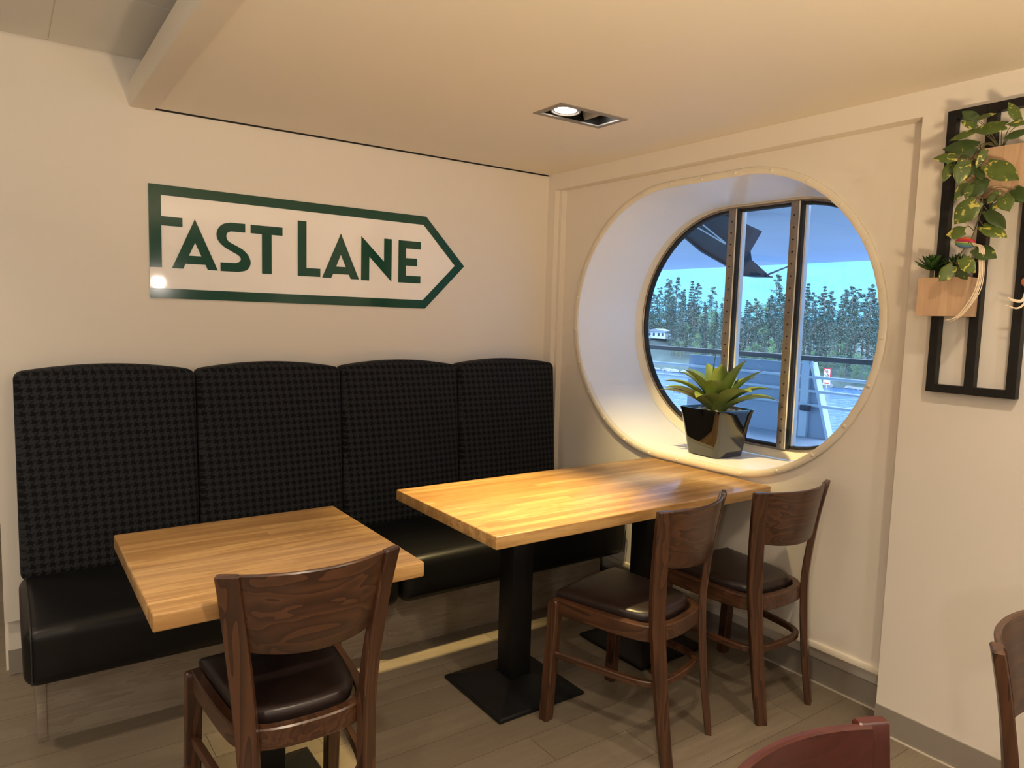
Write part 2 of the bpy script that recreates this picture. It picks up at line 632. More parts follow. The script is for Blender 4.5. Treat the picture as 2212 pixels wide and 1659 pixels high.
def rail(bm, pts, hw, hh, c, up=Vector((0, 0, 1))):
    """rectangular section swept along a path; hw across, hh along up"""
    rings = []
    for i, p in enumerate(pts):
        d = (Vector(pts[min(i + 1, len(pts) - 1)]) - Vector(pts[max(i - 1, 0)])).normalized()
        s = d.cross(up).normalized()
        q = s.cross(d)
        rings.append([Vector(p) + s * a + q * b for a, b in section(hw, hh, c)])
    loft(bm, rings)
    return bm


def prism(bm, poly, axis, a, b, holes=()):
    """extrude a 2-D polygon (with holes) along an axis between a and b"""
    def P(u, v, w):
        return {'y': (u, w, v), 'x': (w, u, v), 'z': (u, v, w)}[axis]
    edges = []
    for loop in (poly,) + tuple(holes):
        vs = [bm.verts.new(P(u, v, a)) for u, v in loop]
        for i in range(len(vs)):
            edges.append(bm.edges.new((vs[i], vs[(i + 1) % len(vs)])))
    r = bmesh.ops.triangle_fill(bm, use_beauty=True, use_dissolve=False, edges=edges)
    fs = [g for g in r['geom'] if isinstance(g, bmesh.types.BMFace)]
    ex = bmesh.ops.extrude_face_region(bm, geom=fs)
    for g in ex['geom']:
        if isinstance(g, bmesh.types.BMVert):
            k = {'y': 1, 'x': 0, 'z': 2}[axis]
            g.co[k] = b
    return bm


def cushion(x0, x1, y0, y1, z0, z1, r, nx=10, ny=4, nzz=8, seg=5):
    bm = bx(x0, x1, y0, y1, z0, z1, bevel=r, seg=seg)
    for ax, lo, hi, n in ((0, x0 + r, x1 - r, nx), (1, y0 + r, y1 - r, ny), (2, z0 + r, z1 - r, nzz)):
        nrm = Vector((0, 0, 0))
        nrm[ax] = 1
        for k in range(1, n):
            co = Vector((0, 0, 0))
            co[ax] = lo + (hi - lo) * k / n
            bmesh.ops.bisect_plane(bm, geom=bm.verts[:] + bm.edges[:] + bm.faces[:], plane_co=co, plane_no=nrm)
    return bm


def stadium(cy, cz, half, R, n=28):
    """closed outline in (y, z)"""
    pts = []
    for k in range(n + 1):
        a = -PI / 2 + PI * k / n
        pts.append((cy + half + R * math.cos(a), cz + R * math.sin(a)))
    for k in range(n + 1):
        a = PI / 2 + PI * k / n
        pts.append((cy - half + R * math.cos(a), cz + R * math.sin(a)))
    return pts


def stad3(x, cy, cz, half, R):
    return [Vector((x, y, z)) for y, z in stadium(cy, cz, half, R)]


# ------------------------------------------------------------------ the setting
XL, YF, YB = -7.0, -8.0, 2.4
o = struct(obj('floor', bx(XL, 0.3, YF, YB, -0.08, 0.0), M['floor']))
# back wall (the one with the sign) with its recessed foot
bm = nb()
box(bm, -2.558, -2.002, 0.0, 0.08, 0.225, 2.45)
box(bm, -2.002, 0.16, 0.0, 0.08, 0.225, 2.2260)
o = struct(obj('wall_back', bm, M['wall'], smooth=False))
bm = nb()
box(bm, -2.546, 0.14, 0.03, 0.08, 0.0, 0.26)
struct(obj('wall_back_foot', bm, M['wall'], smooth=False))
struct(obj('baseboard_back', bx(-2.549, 0.14, 0.026, 0.034, 0.002, 0.10), M['plinth'], smooth=False))
struct(obj('wall_passage', bx(-2.558, -2.50, 0.08, YB, 0.0, 2.45), M['wall'], smooth=False))
struct(obj('wall_far', bx(XL, -2.4, YB, YB + 0.08, 0.0, 2.5), M['wall'], smooth=False))
struct(obj('wall_left', bx(XL - 0.08, XL, YF, YB, 0.0, 2.5), M['wall'], smooth=False))
struct(obj('wall_front', bx(XL, 0.3, YF - 0.08, YF, 0.0, 2.5), M['wall'], smooth=False))
# window wall: proud corner strip, header and right panel around a recessed bay
bm = nb()
box(bm, 0.0, 0.30, -8.0, -2.022, 0.0, 2.45)          # right panel
struct(obj('wall_right', bm, M['wall'], smooth=False))
bm = nb()
box(bm, 0.0, 0.16, -2.022, -0.0, 2.146, 2.45)        # header
box(bm, 0.0, 0.16, -0.062, 0.0, 0.0, 2.146)          # corner strip
box(bm, 0.03, 0.16, -0.085, -0.062, 0.0, 2.146)      # stepped jamb
struct(obj('trim_1', bm, M['wall'], smooth=False))
RX = 0.065
CY, CZ, HALF = -1.065, 1.437, 0.207
bm = nb()
prism(bm, [(-2.03, 0.19), (-0.06, 0.19), (-0.06, 2.16), (-2.03, 2.16)], 'x', RX, RX + 0.02,
      holes=(stadium(CY, CZ, HALF, 0.636)[::-1],))
struct(obj('wall_bay', bm, M['wall'], smooth=False))
struct(obj('wall_bay_foot', bx(0.14, 0.16, -2.03, -0.05, 0.0, 0.22), M['wall'], smooth=False))
bm = nb()
box(bm, RX - 0.012, 0.14, -2.022, -0.085, 0.172, 0.198, bevel=0.005)
struct(obj('trim_2', bm, M['ring']))
struct(obj('baseboard_bay', bx(0.128, 0.141, -2.03, -0.05, 0.002, 0.093), M['plinth'], smooth=False))
struct(obj('baseboard_right', bx(-0.006, 0.004, -8.0, -2.022, 0.002, 0.098), M['plinth'], smooth=False))
bm = nb()
box(bm, 0.120, 0.129, -2.03, -0.05, 0.0, 0.004)
box(bm, -0.012, -0.004, -8.0, -2.02, 0.0, 0.004)
struct(obj('trim_3', bm, M['caulk'], smooth=False))
# lowered ceiling with a hole for the fixture, and its trim along the free edge
HX0, HX1, HY0, HY1 = -0.815, -0.497, -1.118, -0.962
bm = nb()
ZC = 2.231
prism(bm, [(-2.002, YF), (0.0, YF), (0.0, -0.012), (-2.002, -0.012)], 'z', ZC, ZC + 0.02,
      holes=([(HX0, HY0), (HX0, HY1), (HX1, HY1), (HX1, HY0)],))
struct(obj('ceiling', bm, M['ceiling'], smooth=False))
bm = nb()
box(bm, -2.092, -2.004, YF, -0.001, 2.222, 2.318, bevel=0.002)
struct(obj('trim_4', bm, M['ceiling']))
struct(obj('gap_shade_strip', bx(-2.002, 0.16, 0.010, 0.08, 2.2260, 2.45), M['shadow_gap'], smooth=False))  # dark strip painted in as the shade between wall and ceiling
# upper tiled ceiling
bm = nb()
ZU = 2.408
ys = [-0.008 - 0.6 * k for k in range(14)]
xs = [-2.49 - 0.6 * k for k in range(9)]
xs = [-1.76, -2.36] + [-2.36 - 0.6 * k for k in range(1, 9)]
for i in range(len(xs) - 1):
    for yy in [1.8, 1.2, 0.6] + ys:
        if yy - 0.6 < YF - 0.5:
            continue
        box(bm, xs[i + 1] + 0.003, xs[i] - 0.003, yy - 0.597, yy - 0.003, ZU, ZU + 0.02)
struct(obj('ceiling_upper', bm, M['tile'], smooth=False))
bm = nb()
for x in xs[1:]:
    box(bm, x - .007, x + .007, YF, -.01, ZU + .004, ZU + .012)
struct(obj('trim_6', bm, M['ring'], smooth=False))
struct(obj('ceiling_void', bx(XL - 0.1, 0.3, YF - 0.1, YB + 0.1, ZU + 0.021, ZU + 0.06), M['shadow_gap'], smooth=False))

# ------------------------------------------------------------------ window_1
win = thing('window_1', 'large rounded ship window with cream ring frame and two upright bars', 'window')
win['kind'] = 'structure'
XD = 0.50
bm = nb()      # flange ring screwed to the bay panel
loft(bm, [stad3(RX + 0.002, CY, CZ, HALF, 0.657), stad3(0.053, CY, CZ, HALF, 0.657), stad3(0.050, CY, CZ, HALF, 0.653),
          stad3(0.049, CY, CZ, HALF, 0.634), stad3(0.052, CY, CZ, HALF, 0.629), stad3(RX + 0.012, CY, CZ, HALF, 0.628)], caps=False)
obj('ring_flange', bm, M['ring'], win)
bm = nb()      # white liner
rr = []
for k in range(9):
    f = k / 8
    rr.append(stad3(0.055 + (0.468 - 0.055) * f, CY + 0.002 * f, CZ - 0.0205 * f, HALF - 0.014 * f, 0.629 - 0.0205 * f))
loft(bm, rr, caps=False)
obj('liner', bm, M['liner'], win)
bm = nb()      # cream inner trim
loft(bm, [stad3(0.458, CY, CZ - .0195, 0.193, 0.6075), stad3(0.464, CY, CZ - .0165, 0.193, 0.602), stad3(0.472, CY, CZ - .010, 0.192, 0.597),
          stad3(0.488, CY, CZ - .006, 0.190, 0.590), stad3(0.492, CY, CZ - .006, 0.190, 0.584)], caps=False)
obj('inner_trim', bm, M['ring'], win)
WZ = 1.431
bm = nb()
loft(bm, [stad3(0.498, CY, WZ, 0.189, 0.592), stad3(0.488, CY, WZ, 0.189, 0.586), stad3(0.486, CY, WZ, 0.189, 0.579),
          stad3(0.490, CY, WZ, 0.189, 0.576), stad3(0.503, CY, WZ, 0.189, 0.576)], caps=False)
obj('metal_rim', bm, M['bronze'], win)
bm = nb()
loft(bm, [stad3(0.495, CY, WZ, 0.189, 0.577), stad3(0.493, CY, WZ, 0.189, 0.574), stad3(0.494, CY, WZ, 0.189, 0.566),
          stad3(0.500, CY, WZ, 0.189, 0.562), stad3(0.515, CY, WZ, 0.189, 0.561)], caps=False)
obj('gasket', bm, M['rubber'], win)
MUL = (-0.888, -1.240)


def chord(y):
    d = abs(y - CY) - 0.189
    R = 0.566
    return R if d < 0 else math.sqrt(max(0, R * R - d * d))


for my in MUL:
    h = chord(my) + 0.012
    mb = obj('mullion', bx(0.478, 0.505, my - 0.019, my + 0.019, WZ - h, WZ + h, bevel=0.0015), M['bronze'], win)
    bm = nb()
    box(bm, 0.484, 0.505, my - 0.0255, my - 0.019, WZ - h, WZ + h)
    obj('edge_strip', bm, M['white_strip'], mb, smooth=False)
    bm = nb()
    box(bm, 0.486, 0.508, my - 0.042, my - 0.0255, WZ - h, WZ + h)
    box(bm, 0.488, 0.506, my + 0.019, my + 0.024, WZ - h, WZ + h)
    obj('gasket_strip', bm, M['rubber'], mb, smooth=False)
    bm = nb()
    box(bm, 0.503, 0.530, my - 0.050, my - 0.042, WZ - h, WZ + h)
    obj('outer_strip', bm, M['white_strip'], mb, smooth=False)
    k = 0
    z = WZ - h + 0.03
    while z < WZ + h - 0.02:
        bm = nb()
        bmesh.ops.create_cone(bm, cap_ends=True, segments=12, radius1=0.0046, radius2=0.0034, depth=0.004,
                              matrix=Matrix.Translation((0.4765, my - 0.002, z)) @ Matrix.Rotation(-PI / 2, 4, 'Y'))
        obj('screw', bm, M['rubber'], mb)
        z += 0.056
# three panes
zs = [-1.9, MUL[1], MUL[0], -0.2]
for a, b in ((-1.814, MUL[1] - 0.02), (MUL[1] + 0.02, MUL[0] - 0.02), (MUL[0] + 0.02, -0.316)):
    top, bot = [], []
    n = 24
    for k in range(n + 1):
        y = a + (b - a) * k / n
        h = chord(y)
        if h < 0.01:
            h = 0.01
        top.append((y, WZ + h))
        bot.append((y, WZ - h))
    bm = nb()
    vs = [bm.verts.new((0.506, y, z)) for y, z in bot + top[::-1]]
    bm.faces.new(vs)
    obj('pane', bm, M['glass'], win, smooth=False)
# screws of the flange
outl = stadium(CY, CZ, HALF, 0.6435, n=60)
per = sum((Vector(outl[i]) - Vector(outl[(i + 1) % len(outl)])).length for i in range(len(outl)))
step, acc = per / 27, 0.05
for i in range(len(outl)):
    a, b = Vector(outl[i]), Vector(outl[(i + 1) % len(outl)])
    L = (b - a).length
    while acc < L:
        q = a + (b - a) * (acc / L)
        bm = nb()
        bmesh.ops.create_uvsphere(bm, u_segments=10, v_segments=6, radius=0.0078,
                                  matrix=Matrix.Translation((0.049, q.x, q.y)) @ Matrix.Diagonal((0.55, 1, 1, 1)))
        obj('screw', bm, M['ring'], win)
        acc += step
    acc -= L

# ------------------------------------------------------------------ wall sign
SG = {
    'panel': [(-2.0335, 1.935), (-0.776, 1.928), (-0.549, 1.695), (-0.776, 1.470), (-2.0335, 1.479)],
    'border': [(-2.0335, 1.935), (-0.776, 1.928), (-0.549, 1.695), (-0.776, 1.470), (-2.0335, 1.479), (-2.0335, 1.519), (-0.789, 1.512), (-0.605, 1.695), (-0.790, 1.886), (-1.988, 1.894), (-1.988, 1.810), (-1.908, 1.809), (-1.908, 1.773), (-1.988, 1.773), (-1.988, 1.604), (-2.0335, 1.603)],
    'A': ([(-1.86, 1.809), (-1.771, 1.603), (-1.811, 1.603), (-1.82, 1.624), (-1.899, 1.624), (-1.907, 1.603), (-1.95, 1.603)], [(-1.86, 1.713), (-1.836, 1.658), (-1.885, 1.658)]),
    'S': None,
    'T': [(-1.634, 1.808), (-1.496, 1.808), (-1.496, 1.772), (-1.544, 1.772), (-1.544, 1.601), (-1.586, 1.601), (-1.586, 1.772), (-1.634, 1.772)],
    'L': [(-1.427, 1.846), (-1.387, 1.846), (-1.387, 1.637), (-1.322, 1.637), (-1.322, 1.600), (-1.427, 1.600)],
    'A2': ([(-1.223, 1.805), (-1.132, 1.598), (-1.173, 1.598), (-1.183, 1.618), (-1.26, 1.618), (-1.27, 1.598), (-1.313, 1.598)], [(-1.223, 1.709), (-1.198, 1.652), (-1.246, 1.652)]),
    'N': [(-1.121, 1.803), (-1.003, 1.690), (-1.003, 1.801), (-0.963, 1.801), (-0.963, 1.596), (-1.080, 1.710), (-1.080, 1.596), (-1.121, 1.596)],
    'E': [(-0.926, 1.800), (-0.804, 1.800), (-0.804, 1.763), (-0.886, 1.763), (-0.886, 1.716), (-0.824, 1.716), (-0.824, 1.679), (-0.886, 1.679), (-0.886, 1.630), (-0.804, 1.630), (-0.804, 1.595), (-0.926, 1.595)],
}
so = catmull([(-1.716, 1.809), (-1.747, 1.801), (-1.767, 1.782), (-1.775, 1.757), (-1.769, 1.731), (-1.747, 1.707), (-1.716, 1.689), (-1.686, 1.673), (-1.676, 1.659), (-1.682, 1.646), (-1.699, 1.639)], 4)
si = catmull([(-1.687, 1.602), (-1.654, 1.610), (-1.639, 1.628), (-1.635, 1.649), (-1.645, 1.676), (-1.667, 1.698), (-1.695, 1.713), (-1.723, 1.727), (-1.733, 1.739), (-1.735, 1.754), (-1.730, 1.765), (-1.717, 1.772)], 4)
SG['S'] = [(-1.657, 1.809)] + [(p[0], p[1]) for p in [Vector(q) for q in so]] + [(-1.760, 1.639), (-1.760, 1.602)] + [(p[0], p[1]) for p in si] + [(-1.657, 1.772)]
sign = thing('wall_sign', 'large white arrow-shaped sign reading FAST LANE in dark green letters on back wall', 'sign', (-2.0335, 0, 1.479))


def sgn(poly):
    return [(u + 2.0335, v - 1.479) for u, v in poly]


obj('sign_panel', prism(nb(), sgn(SG['panel']), 'y', -0.001, -0.010), M['acrylic'], sign, smooth=False)
obj('sign_border', prism(nb(), sgn(SG['border']), 'y', -0.0095, -0.0125), M['green'], sign, smooth=False, label='dark green arrow border merging into the letter F')
for k in ('A', 'S', 'T', 'L', 'A2', 'N', 'E'):
    g = SG[k]
    bm = nb()
    if isinstance(g, tuple):
        prism(bm, sgn(g[0]), 'y', -0.0095, -0.0125, holes=(sgn(g[1])[::-1],))
    else:
        prism(bm, sgn(g), 'y', -0.0095, -0.0125)
    obj('letter', bm, M['green'], sign, smooth=False, label='dark green letter ' + k[0])

# ------------------------------------------------------------------ recessed downlight
LX, LY = (HX0 + HX1) / 2, (HY0 + HY1) / 2
lamp = thing('recessed_downlight', 'rectangular recessed ceiling downlight with two swivel spots above the long table', 'ceiling light', (LX, LY, ZC))
hx, hy = (HX1 - HX0) / 2 + 0.010, (HY1 - HY0) / 2 + 0.010
bm = nb()
prism(bm, [(-hx, -hy), (hx, -hy), (hx, hy), (-hx, hy)], 'z', -0.0035, 0.0015,
      holes=([(-hx + .024, -hy + .024), (-hx + .024, hy - .024), (hx - .024, hy - .024), (hx - .024, -hy + .024)],))
obj('bezel', bm, M['bezel'], lamp, smooth=False)
bm = nb()
ix, iy = hx - 0.013, hy - 0.013
for a in ((-ix, -ix + .003, -iy, iy), (ix - .003, ix, -iy, iy), (-ix, ix, -iy, -iy + .003), (-ix, ix, iy - .003, iy)):
    box(bm, *a, 0.0, 0.11)
box(bm, -ix, ix, -iy, iy, 0.107, 0.11)
obj('housing', bm, M['black_frame'], lamp, smooth=False)


def gimbal(px, tilt, em, deep):
    T = Matrix.Translation((px, 0, deep)) @ Matrix.Rotation(tilt, 4, 'Y')
    bm = nb()
    R1, R2 = 0.060, 0.050
    rings = []
    for r, z in ((R1, 0.03), (R1, 0.0), (R1 - 0.003, -0.004), (R2 + .002, -0.004), (R2, 0.0), (R2, 0.03)):
        rings.append([T @ Vector((r * math.cos(2 * PI * k / 36), r * math.sin(2 * PI * k / 36), z)) for k in range(36)])
    loft(bm, rings, caps=False)
    g = obj('gimbal_ring', bm, M['bezel'], lamp)
    bm = nb()
    rings = []
    for r, z in ((0.048, 0.002), (0.044, 0.002), (0.038, 0.018), (0.026, 0.034)):
        rings.append([T @ Vector((r * math.cos(2 * PI * k / 32), r * math.sin(2 * PI * k / 32), z)) for k in range(32)])
    loft(bm, rings, caps=False)
    obj('reflector', bm, M['mirror'], g)
    bm = nb()
    bmesh.ops.create_circle(bm, cap_ends=True, segments=32, radius=0.0425 if tilt < 0.3 else 0.036, matrix=T @ Matrix.Translation((0, 0, 0.0015 if tilt < 0.3 else 0.010)))
    obj('bulb', bm, em, g)


gimbal(-0.079, 0.06, M['bulb'], 0.006)
gimbal(0.090, -0.40, M['bulb_dim'], 0.020)

# ------------------------------------------------------------------ benches
def bench(label, x0, x1, backs, end_board):
    t = thing('upholstered_bench', label, 'bench', ((x0 + x1) / 2, -0.3, 0.0), group=None)
    ox, oy = (x0 + x1) / 2, -0.3
    # base
    bm = nb()
    bx0 = x0 + (0.060 if end_board else -0.0035)
    bx1 = x1 + 0.004 if end_board else x1 - 0.055
    box(bm, bx0 - ox, bx1 - ox, -0.545 - oy, -0.06 - oy, 0.0, 0.246)
    obj('base', bm, M['kick'], t, smooth=False, label='grey oak laminate base')
    if end_board:
        obj('end_board', bx(x0 + 0.034 - ox, x0 + 0.062 - ox, -0.549 - oy, -0.06 - oy, 0.0, 0.246, bevel=0.0015), M['kick'], t)
    # seat cushion
    bm = cushion(x0 - ox, x1 - ox, -0.690 - oy, -0.110 - oy, 0.243, 0.440, 0.042, nx=14, ny=6, nzz=3)
    for v in bm.verts:
        X, Y, Z = v.co
        u = (X - (x0 - ox)) / (x1 - x0)
        w = (Y + 0.690 + oy) / 0.58
        if Z > 0.36:
            k = (Z - 0.36) / 0.08
            v.co.z += k * (0.010 * math.sin(PI * min(max(u, 0), 1)) ** 0.5 * math.sin(PI * min(max(w, 0), 1)) + 0.004 * noise.noise(Vector((X * 6, Y * 6, 1))))
        if Y < -0.60 - oy:
            v.co.y += 0.010 * (1 - (Z - 0.243) / 0.197) + 0.003 * noise.noise(Vector((X * 5, 3, Z * 9)))
    s = obj('seat_cushion', bm, M['vinyl'], t)
    # stitched seam around the end
    for xs_ in ((x0 + 0.022,) if end_board else (x1 - 0.022,)):
        P = [(-0.16, 0.4425), (-0.40, 0.4475), (-0.60, 0.4425), (-0.648, 0.4395), (-0.672, 0.4290), (-0.687, 0.4100), (-0.6905, 0.39), (-0.683, 0.30), (-0.678, 0.26)]
        pts = catmull([(xs_ - ox, a - oy, b) for a, b in P], 5)
        obj('seam', tube(nb(), pts, 0.0022, 6), M['thread'], s)
    for (a, b) in backs:
        bm = cushion(a + 0.002 - ox, b - 0.002 - ox, -0.150 - oy, -0.012 - oy, 0.425, 1.186, 0.026, nx=12, ny=3, nzz=14)
        for v in bm.verts:
            X, Y, Z = v.co
            u = min(max((X + ox - a) / (b - a), 0), 1)
            h = min(max((Z - 0.425) / 0.761, 0), 1)
            f = min(max((-0.012 - oy - Y) / 0.138, 0), 1)       # 1 at the front face
            cr = math.sin(PI * u) ** 0.8
            v.co.y += f * (0.060 * h - 0.014 * cr * math.sin(PI * h) ** 0.6 - 0.020)
            v.co.z += 0.030 * cr * h ** 3 + 0.004 * (1 - h) * 0
        obj('back_cushion', bm, M['hound'], t)
    return t


bench('black upholstered bench under the FAST LANE sign, left section with worn seat corner', -2.510, -1.222, ((-2.505, -1.882), (-1.882, -1.256)), True)
bench('black upholstered bench in the corner behind the long table, right section', -1.214, 0.055, ((-1.256, -0.630), (-0.630, -0.002)), False)

# ------------------------------------------------------------------ tables
ZT = 0.777


def pedestal(t, px, py):
    bm = nb()
    h = 0.196
    rings = []
    for s_, z in ((h - 0.004, 0.0), (h, 0.004), (h, 0.013), (h - 0.006, 0.018), (0.052, 0.062)):
        rings.append([Vector((px + s_ * a, py + s_ * b, z)) for a, b in ((1, 1), (-1, 1), (-1, -1), (1, -1))])
    loft(bm, rings)
    bsm = obj('base', bm, M['black_metal'], t, angle=0.2)
    obj('column', bx(px - 0.047, px + 0.047, py - 0.047, py + 0.047, 0.055, ZT - 0.047, bevel=0.004), M['black_metal'], t)
    obj('mounting_plate', bx(px - 0.15, px + 0.15, py - 0.15, py + 0.15, ZT - 0.048, ZT - 0.0415), M['black_metal'], t, smooth=False)


def table(label, x0, x1, y0, y1, peds):
    cx, cy = (x0 + x1) / 2, (y0 + y1) / 2
    t = thing('dining_table', label, 'table', (cx, cy, 0))
    obj('table_top', bx(x0 - cx, x1 - cx, y0 - cy, y1 - cy, ZT - 0.042, ZT, bevel=0.0045, seg=3), M['table'], t)
    for px, py in peds:
        pedestal(t, px - cx, py - cy)
    return t


table('small square butcher block table in front of the left bench section', -2.282, -1.612, -1.588, -0.924, ((-1.946, -1.255),))
table('long butcher block table reaching from the bench to the round window', -1.322, 0.046, -1.506, -0.822, ((-0.935, -1.083), (-0.222, -1.075)))

# ------------------------------------------------------------------ chairs
def post_path(s):
    return catmull([(s * .142, -.232, 0), (s * .1425, -.213, .12), (s * .143, -.196, .25), (s * .147, -.182, .40), (s * .153, -.177, .50),
                    (s * .165, -.183, .62), (s * .180, -.195, .74), (s * .197, -.212, .858)], 4)


def rear_leg(s):
    bm = nb()
    th = math.radians(27) * s
    X = Vector((math.cos(th), math.sin(th), 0))
    Y = Vector((-math.sin(th), math.cos(th), 0))
    rings = []
    pts = post_path(s)
    for i, p in enumerate(pts):
        f = p.z / .858
        hx = .0205 + .0055 * min(1, f * 1.6)
        hy = .0110 + .0025 * math.sin(PI * min(1, f * 1.15))
        k = 1.0
        if i == len(pts) - 1:
            rings.append([p - Vector((0, 0, .004)) + X * a + Y * b for a, b in section(hx, hy, .003)])
            hx, hy = hx - .003, hy - .003
        rings.append([p + X * a + Y * b for a, b in section(hx, hy, .003)])
    loft(bm, rings)
    return bm


def y_at(z):
    pts = post_path(1)
    for a, b in zip(pts, pts[1:]):
        if a.z <= z <= b.z:
            f = (z - a.z) / (b.z - a.z)
            q = a + (b - a) * f
            return q.x, q.y
    return pts[-1].x, pts[-1].y


def slat():
    bm = nb()
    rings = []
    n = 22
    for i in range(n + 1):
        u = -1 + 2 * i / n
        ring_o, ring_i = [], []
        zb = .662 - .012 * (1 - u * u)
        for z in (zb, zb + .004, (zb + .8555) / 2, .852, .8555):
            ex, ey = y_at(z)
            ex -= .010
            sag = .056
            R = (ex * ex + sag * sag) / (2 * sag)
            a = math.asin(ex / R) * u
            cxx, cyy = 0, ey + .004 - sag + R
            hth = .0065 - (.003 if z in (zb, .8555) else 0)
            dirv = Vector((math.sin(a), -math.cos(a), 0))
            c = Vector((cxx, cyy, z))
            ring_o.append(c + dirv * (R + hth))
            ring_i.append(c + dirv * (R - hth))
        rings.append(ring_o + ring_i[::-1])
    loft(bm, rings)
    return bm


HALF_OUT = [(-.203, .212), (-.198, .12), (-.189, .02), (-.178, -.07), (-.165, -.125), (-.146, -.160), (-.112, -.182), (-.06, -.193), (0, -.196)]


def u_path(half, z, n=5):
    full = half + [(-x, y) for x, y in half[-2::-1]]
    return [Vector((p[0], p[1], z)) for p in catmull([(x, y, 0) for x, y in full], n)]


def seat_frame():
    bm = nb()
    rail(bm, u_path([(x * .94, y + .011 if y < -.15 else y) for x, y in HALF_OUT], .428), .0150, .0275, .004)
    box(bm, -.18, .18, .185, .207, .400, .450, bevel=.003)
    return bm


def seat_pad():
    bm = nb()
    half = [(-.196, .222), (-.186, .12), (-.177, .02), (-.166, -.07), (-.150, -.118), (-.128, -.148), (-.095, -.165), (-.05, -.173), (0, -.175)]
    P = u_path(half, 0, 5)
    # front edge, slightly bowed
    fr = [Vector((.196 - .392 * k / 8, .222 + .010 * math.sin(PI * k / 8), 0)) for k in range(1, 8)]
    loop = P + fr
    c = Vector((0, .03, 0))
    rings = []
    for s_, z in ((.93, .432), (.975, .440), (.995, .452), (1.0, .464), (.985, .474), (.96, .479), (.90, .483), (.74, .486), (.45, .4875), (.15, .488)):
        rings.append([c + Vector(((p.x - c.x) * s_ * .925, (p.y - c.y) * s_ * (.925 if p.y < 0 else 1), z)) for p in loop])
    loft(bm, rings)
    return bm


def front_leg(s):
    bm = nb()
    rings = []
    for z, x, y, hx, hy in ((0, .203, .230, .0185, .0185), (.006, .203, .230, .020, .020), (.2, .201, .219, .0205, .0205), (.40, .198, .208, .021, .0205), (.438, .198, .207, .021, .0205),
                            (.448, .198, .205, .0205, .017), (.454, .198, .202, .019, .010)):
        rings.append([Vector((s * x + a, y + b, z)) for a, b in section(hx, hy, .004)])
    loft(bm, rings)
    return bm


def stretcher():
    half = [(-.199, .205), (-.188, .10), (-.176, -.02), (-.164, -.10), (-.146, -.150), (-.115, -.176), (-.06, -.187), (0, -.190)]
    return rail(nb(), u_path(half, .255), .0105, .0115, .003)


def chair(label, group, wz='chair_z', wx='chair_x', wy='chair_y', wf=None):
    t = thing('dining_chair', label, 'chair', group=group)
    obj('backrest', slat(), M[wx], t)
    for s in (-1, 1):
        obj('leg', rear_leg(s), M[wz], t)
        obj('leg', front_leg(s), M[wz], t)
    obj('seat_frame', seat_frame(), M[wy], t)
    obj('seat_cushion', seat_pad(), M['leather'], t, label='dark brown leather seat pad')
    obj('stretcher', stretcher(), M[wy], t)
    return t


GR = 'wooden dining chairs'
c1 = chair('dark wooden chair with brown leather seat at the small square table', GR)
c1.location, c1.rotation_euler = (-1.937, -1.439, 0), (0, 0, -0.025)
c2 = dup(c1, (-0.720, -1.515, 0), 0.211, 'dark wooden chair turned at an angle, tucked under the middle of the long table', GR)
c3 = dup(c1, (-0.181, -1.553, 0), -0.023, 'dark wooden chair at the window end of the long table by the wall', GR)
c4 = chair('reddish wooden chair cut off at the bottom edge, only its back top showing', GR, 'red_z', 'red_x', 'red_x')
c4.location, c4.rotation_euler = (-1.665, -2.965, 0), (0, 0, PI + 0.04)
c5 = dup(c1, (-0.83, -2.955, 0), PI, 'dark wooden chair cut off at the right edge by the wall', GR)

# ------------------------------------------------------------------ agave in a pot on the sill
POT = Vector((0.262, -1.035, 0.8105))
pp = thing('potted_agave', 'agave with thick green leaves in glossy black square pot on window sill', 'plant', POT, math.radians(-4))


def squircle(h, r, z, n=6):
    pts = []
    for qx, qy, a0 in ((1, 1, 0), (-1, 1, PI / 2), (-1, -1, PI), (1, -1, 3 * PI / 2)):
        for k in range(n + 1):
            a = a0 + PI / 2 * k / n
            pts.append(Vector((qx * (h - r) + r * math.cos(a), qy * (h - r) + r * math.sin(a), z)))
    return pts


bm = nb()
rings = []
for h, r, z in ((.076, .020, 0), (.081, .022, .003), (.086, .024, .035), (.093, .026, .09), (.1005, .026, .15), (.1075, .022, .205), (.110, .019, .222), (.1095, .018, .226),
                (.106, .016, .226), (.104, .016, .222), (.100, .02, .19)):
    rings.append(squircle(h * 1.16, r * 1.1, z))
loft(bm, rings)
obj('pot', bm, M['pot'], pp, label='glossy black square pot')
bm = nb()
loft(bm, [squircle(.112, .02, .186), squircle(.117, .02, .205)])
obj('soil', bm, M['soil'], pp)


def blade(L, W, elev, curl, thick=0.010, fold=0.35, n=14):
    """agave leaf along +x in its own frame, root at the origin"""
    bm = nb()
    rings = []
    p = Vector((0, 0, 0))
    for i in range(n + 1):
        t = i / n
        a = elev - curl * t ** 1.3
        d = Vector((math.cos(a), 0, math.sin(a)))
        up = Vector((-math.sin(a), 0, math.cos(a)))
        if i:
            p = p + d * (L / n)
        w = W * 0.5 * (0.55 + 1.25 * t - 0.9 * t * t) * max(0.0, 1 - t ** 3.2) ** 0.85 + 0.0006
        th = thick * (1 - 0.85 * t)
        y = Vector((0, 1, 0))
        rings.append([p + y * w + up * fold * w, p + y * w * .5 + up * (fold * w * .35), p + up * 0.0,
                      p - y * w * .5 + up * (fold * w * .35), p - y * w + up * fold * w,
                      p - y * w * .55 + up * (fold * w * .3 - th * .8), p - up * th, p + y * w * .55 + up * (fold * w * .3 - th * .8)])
    loft(bm, rings)
    return bm


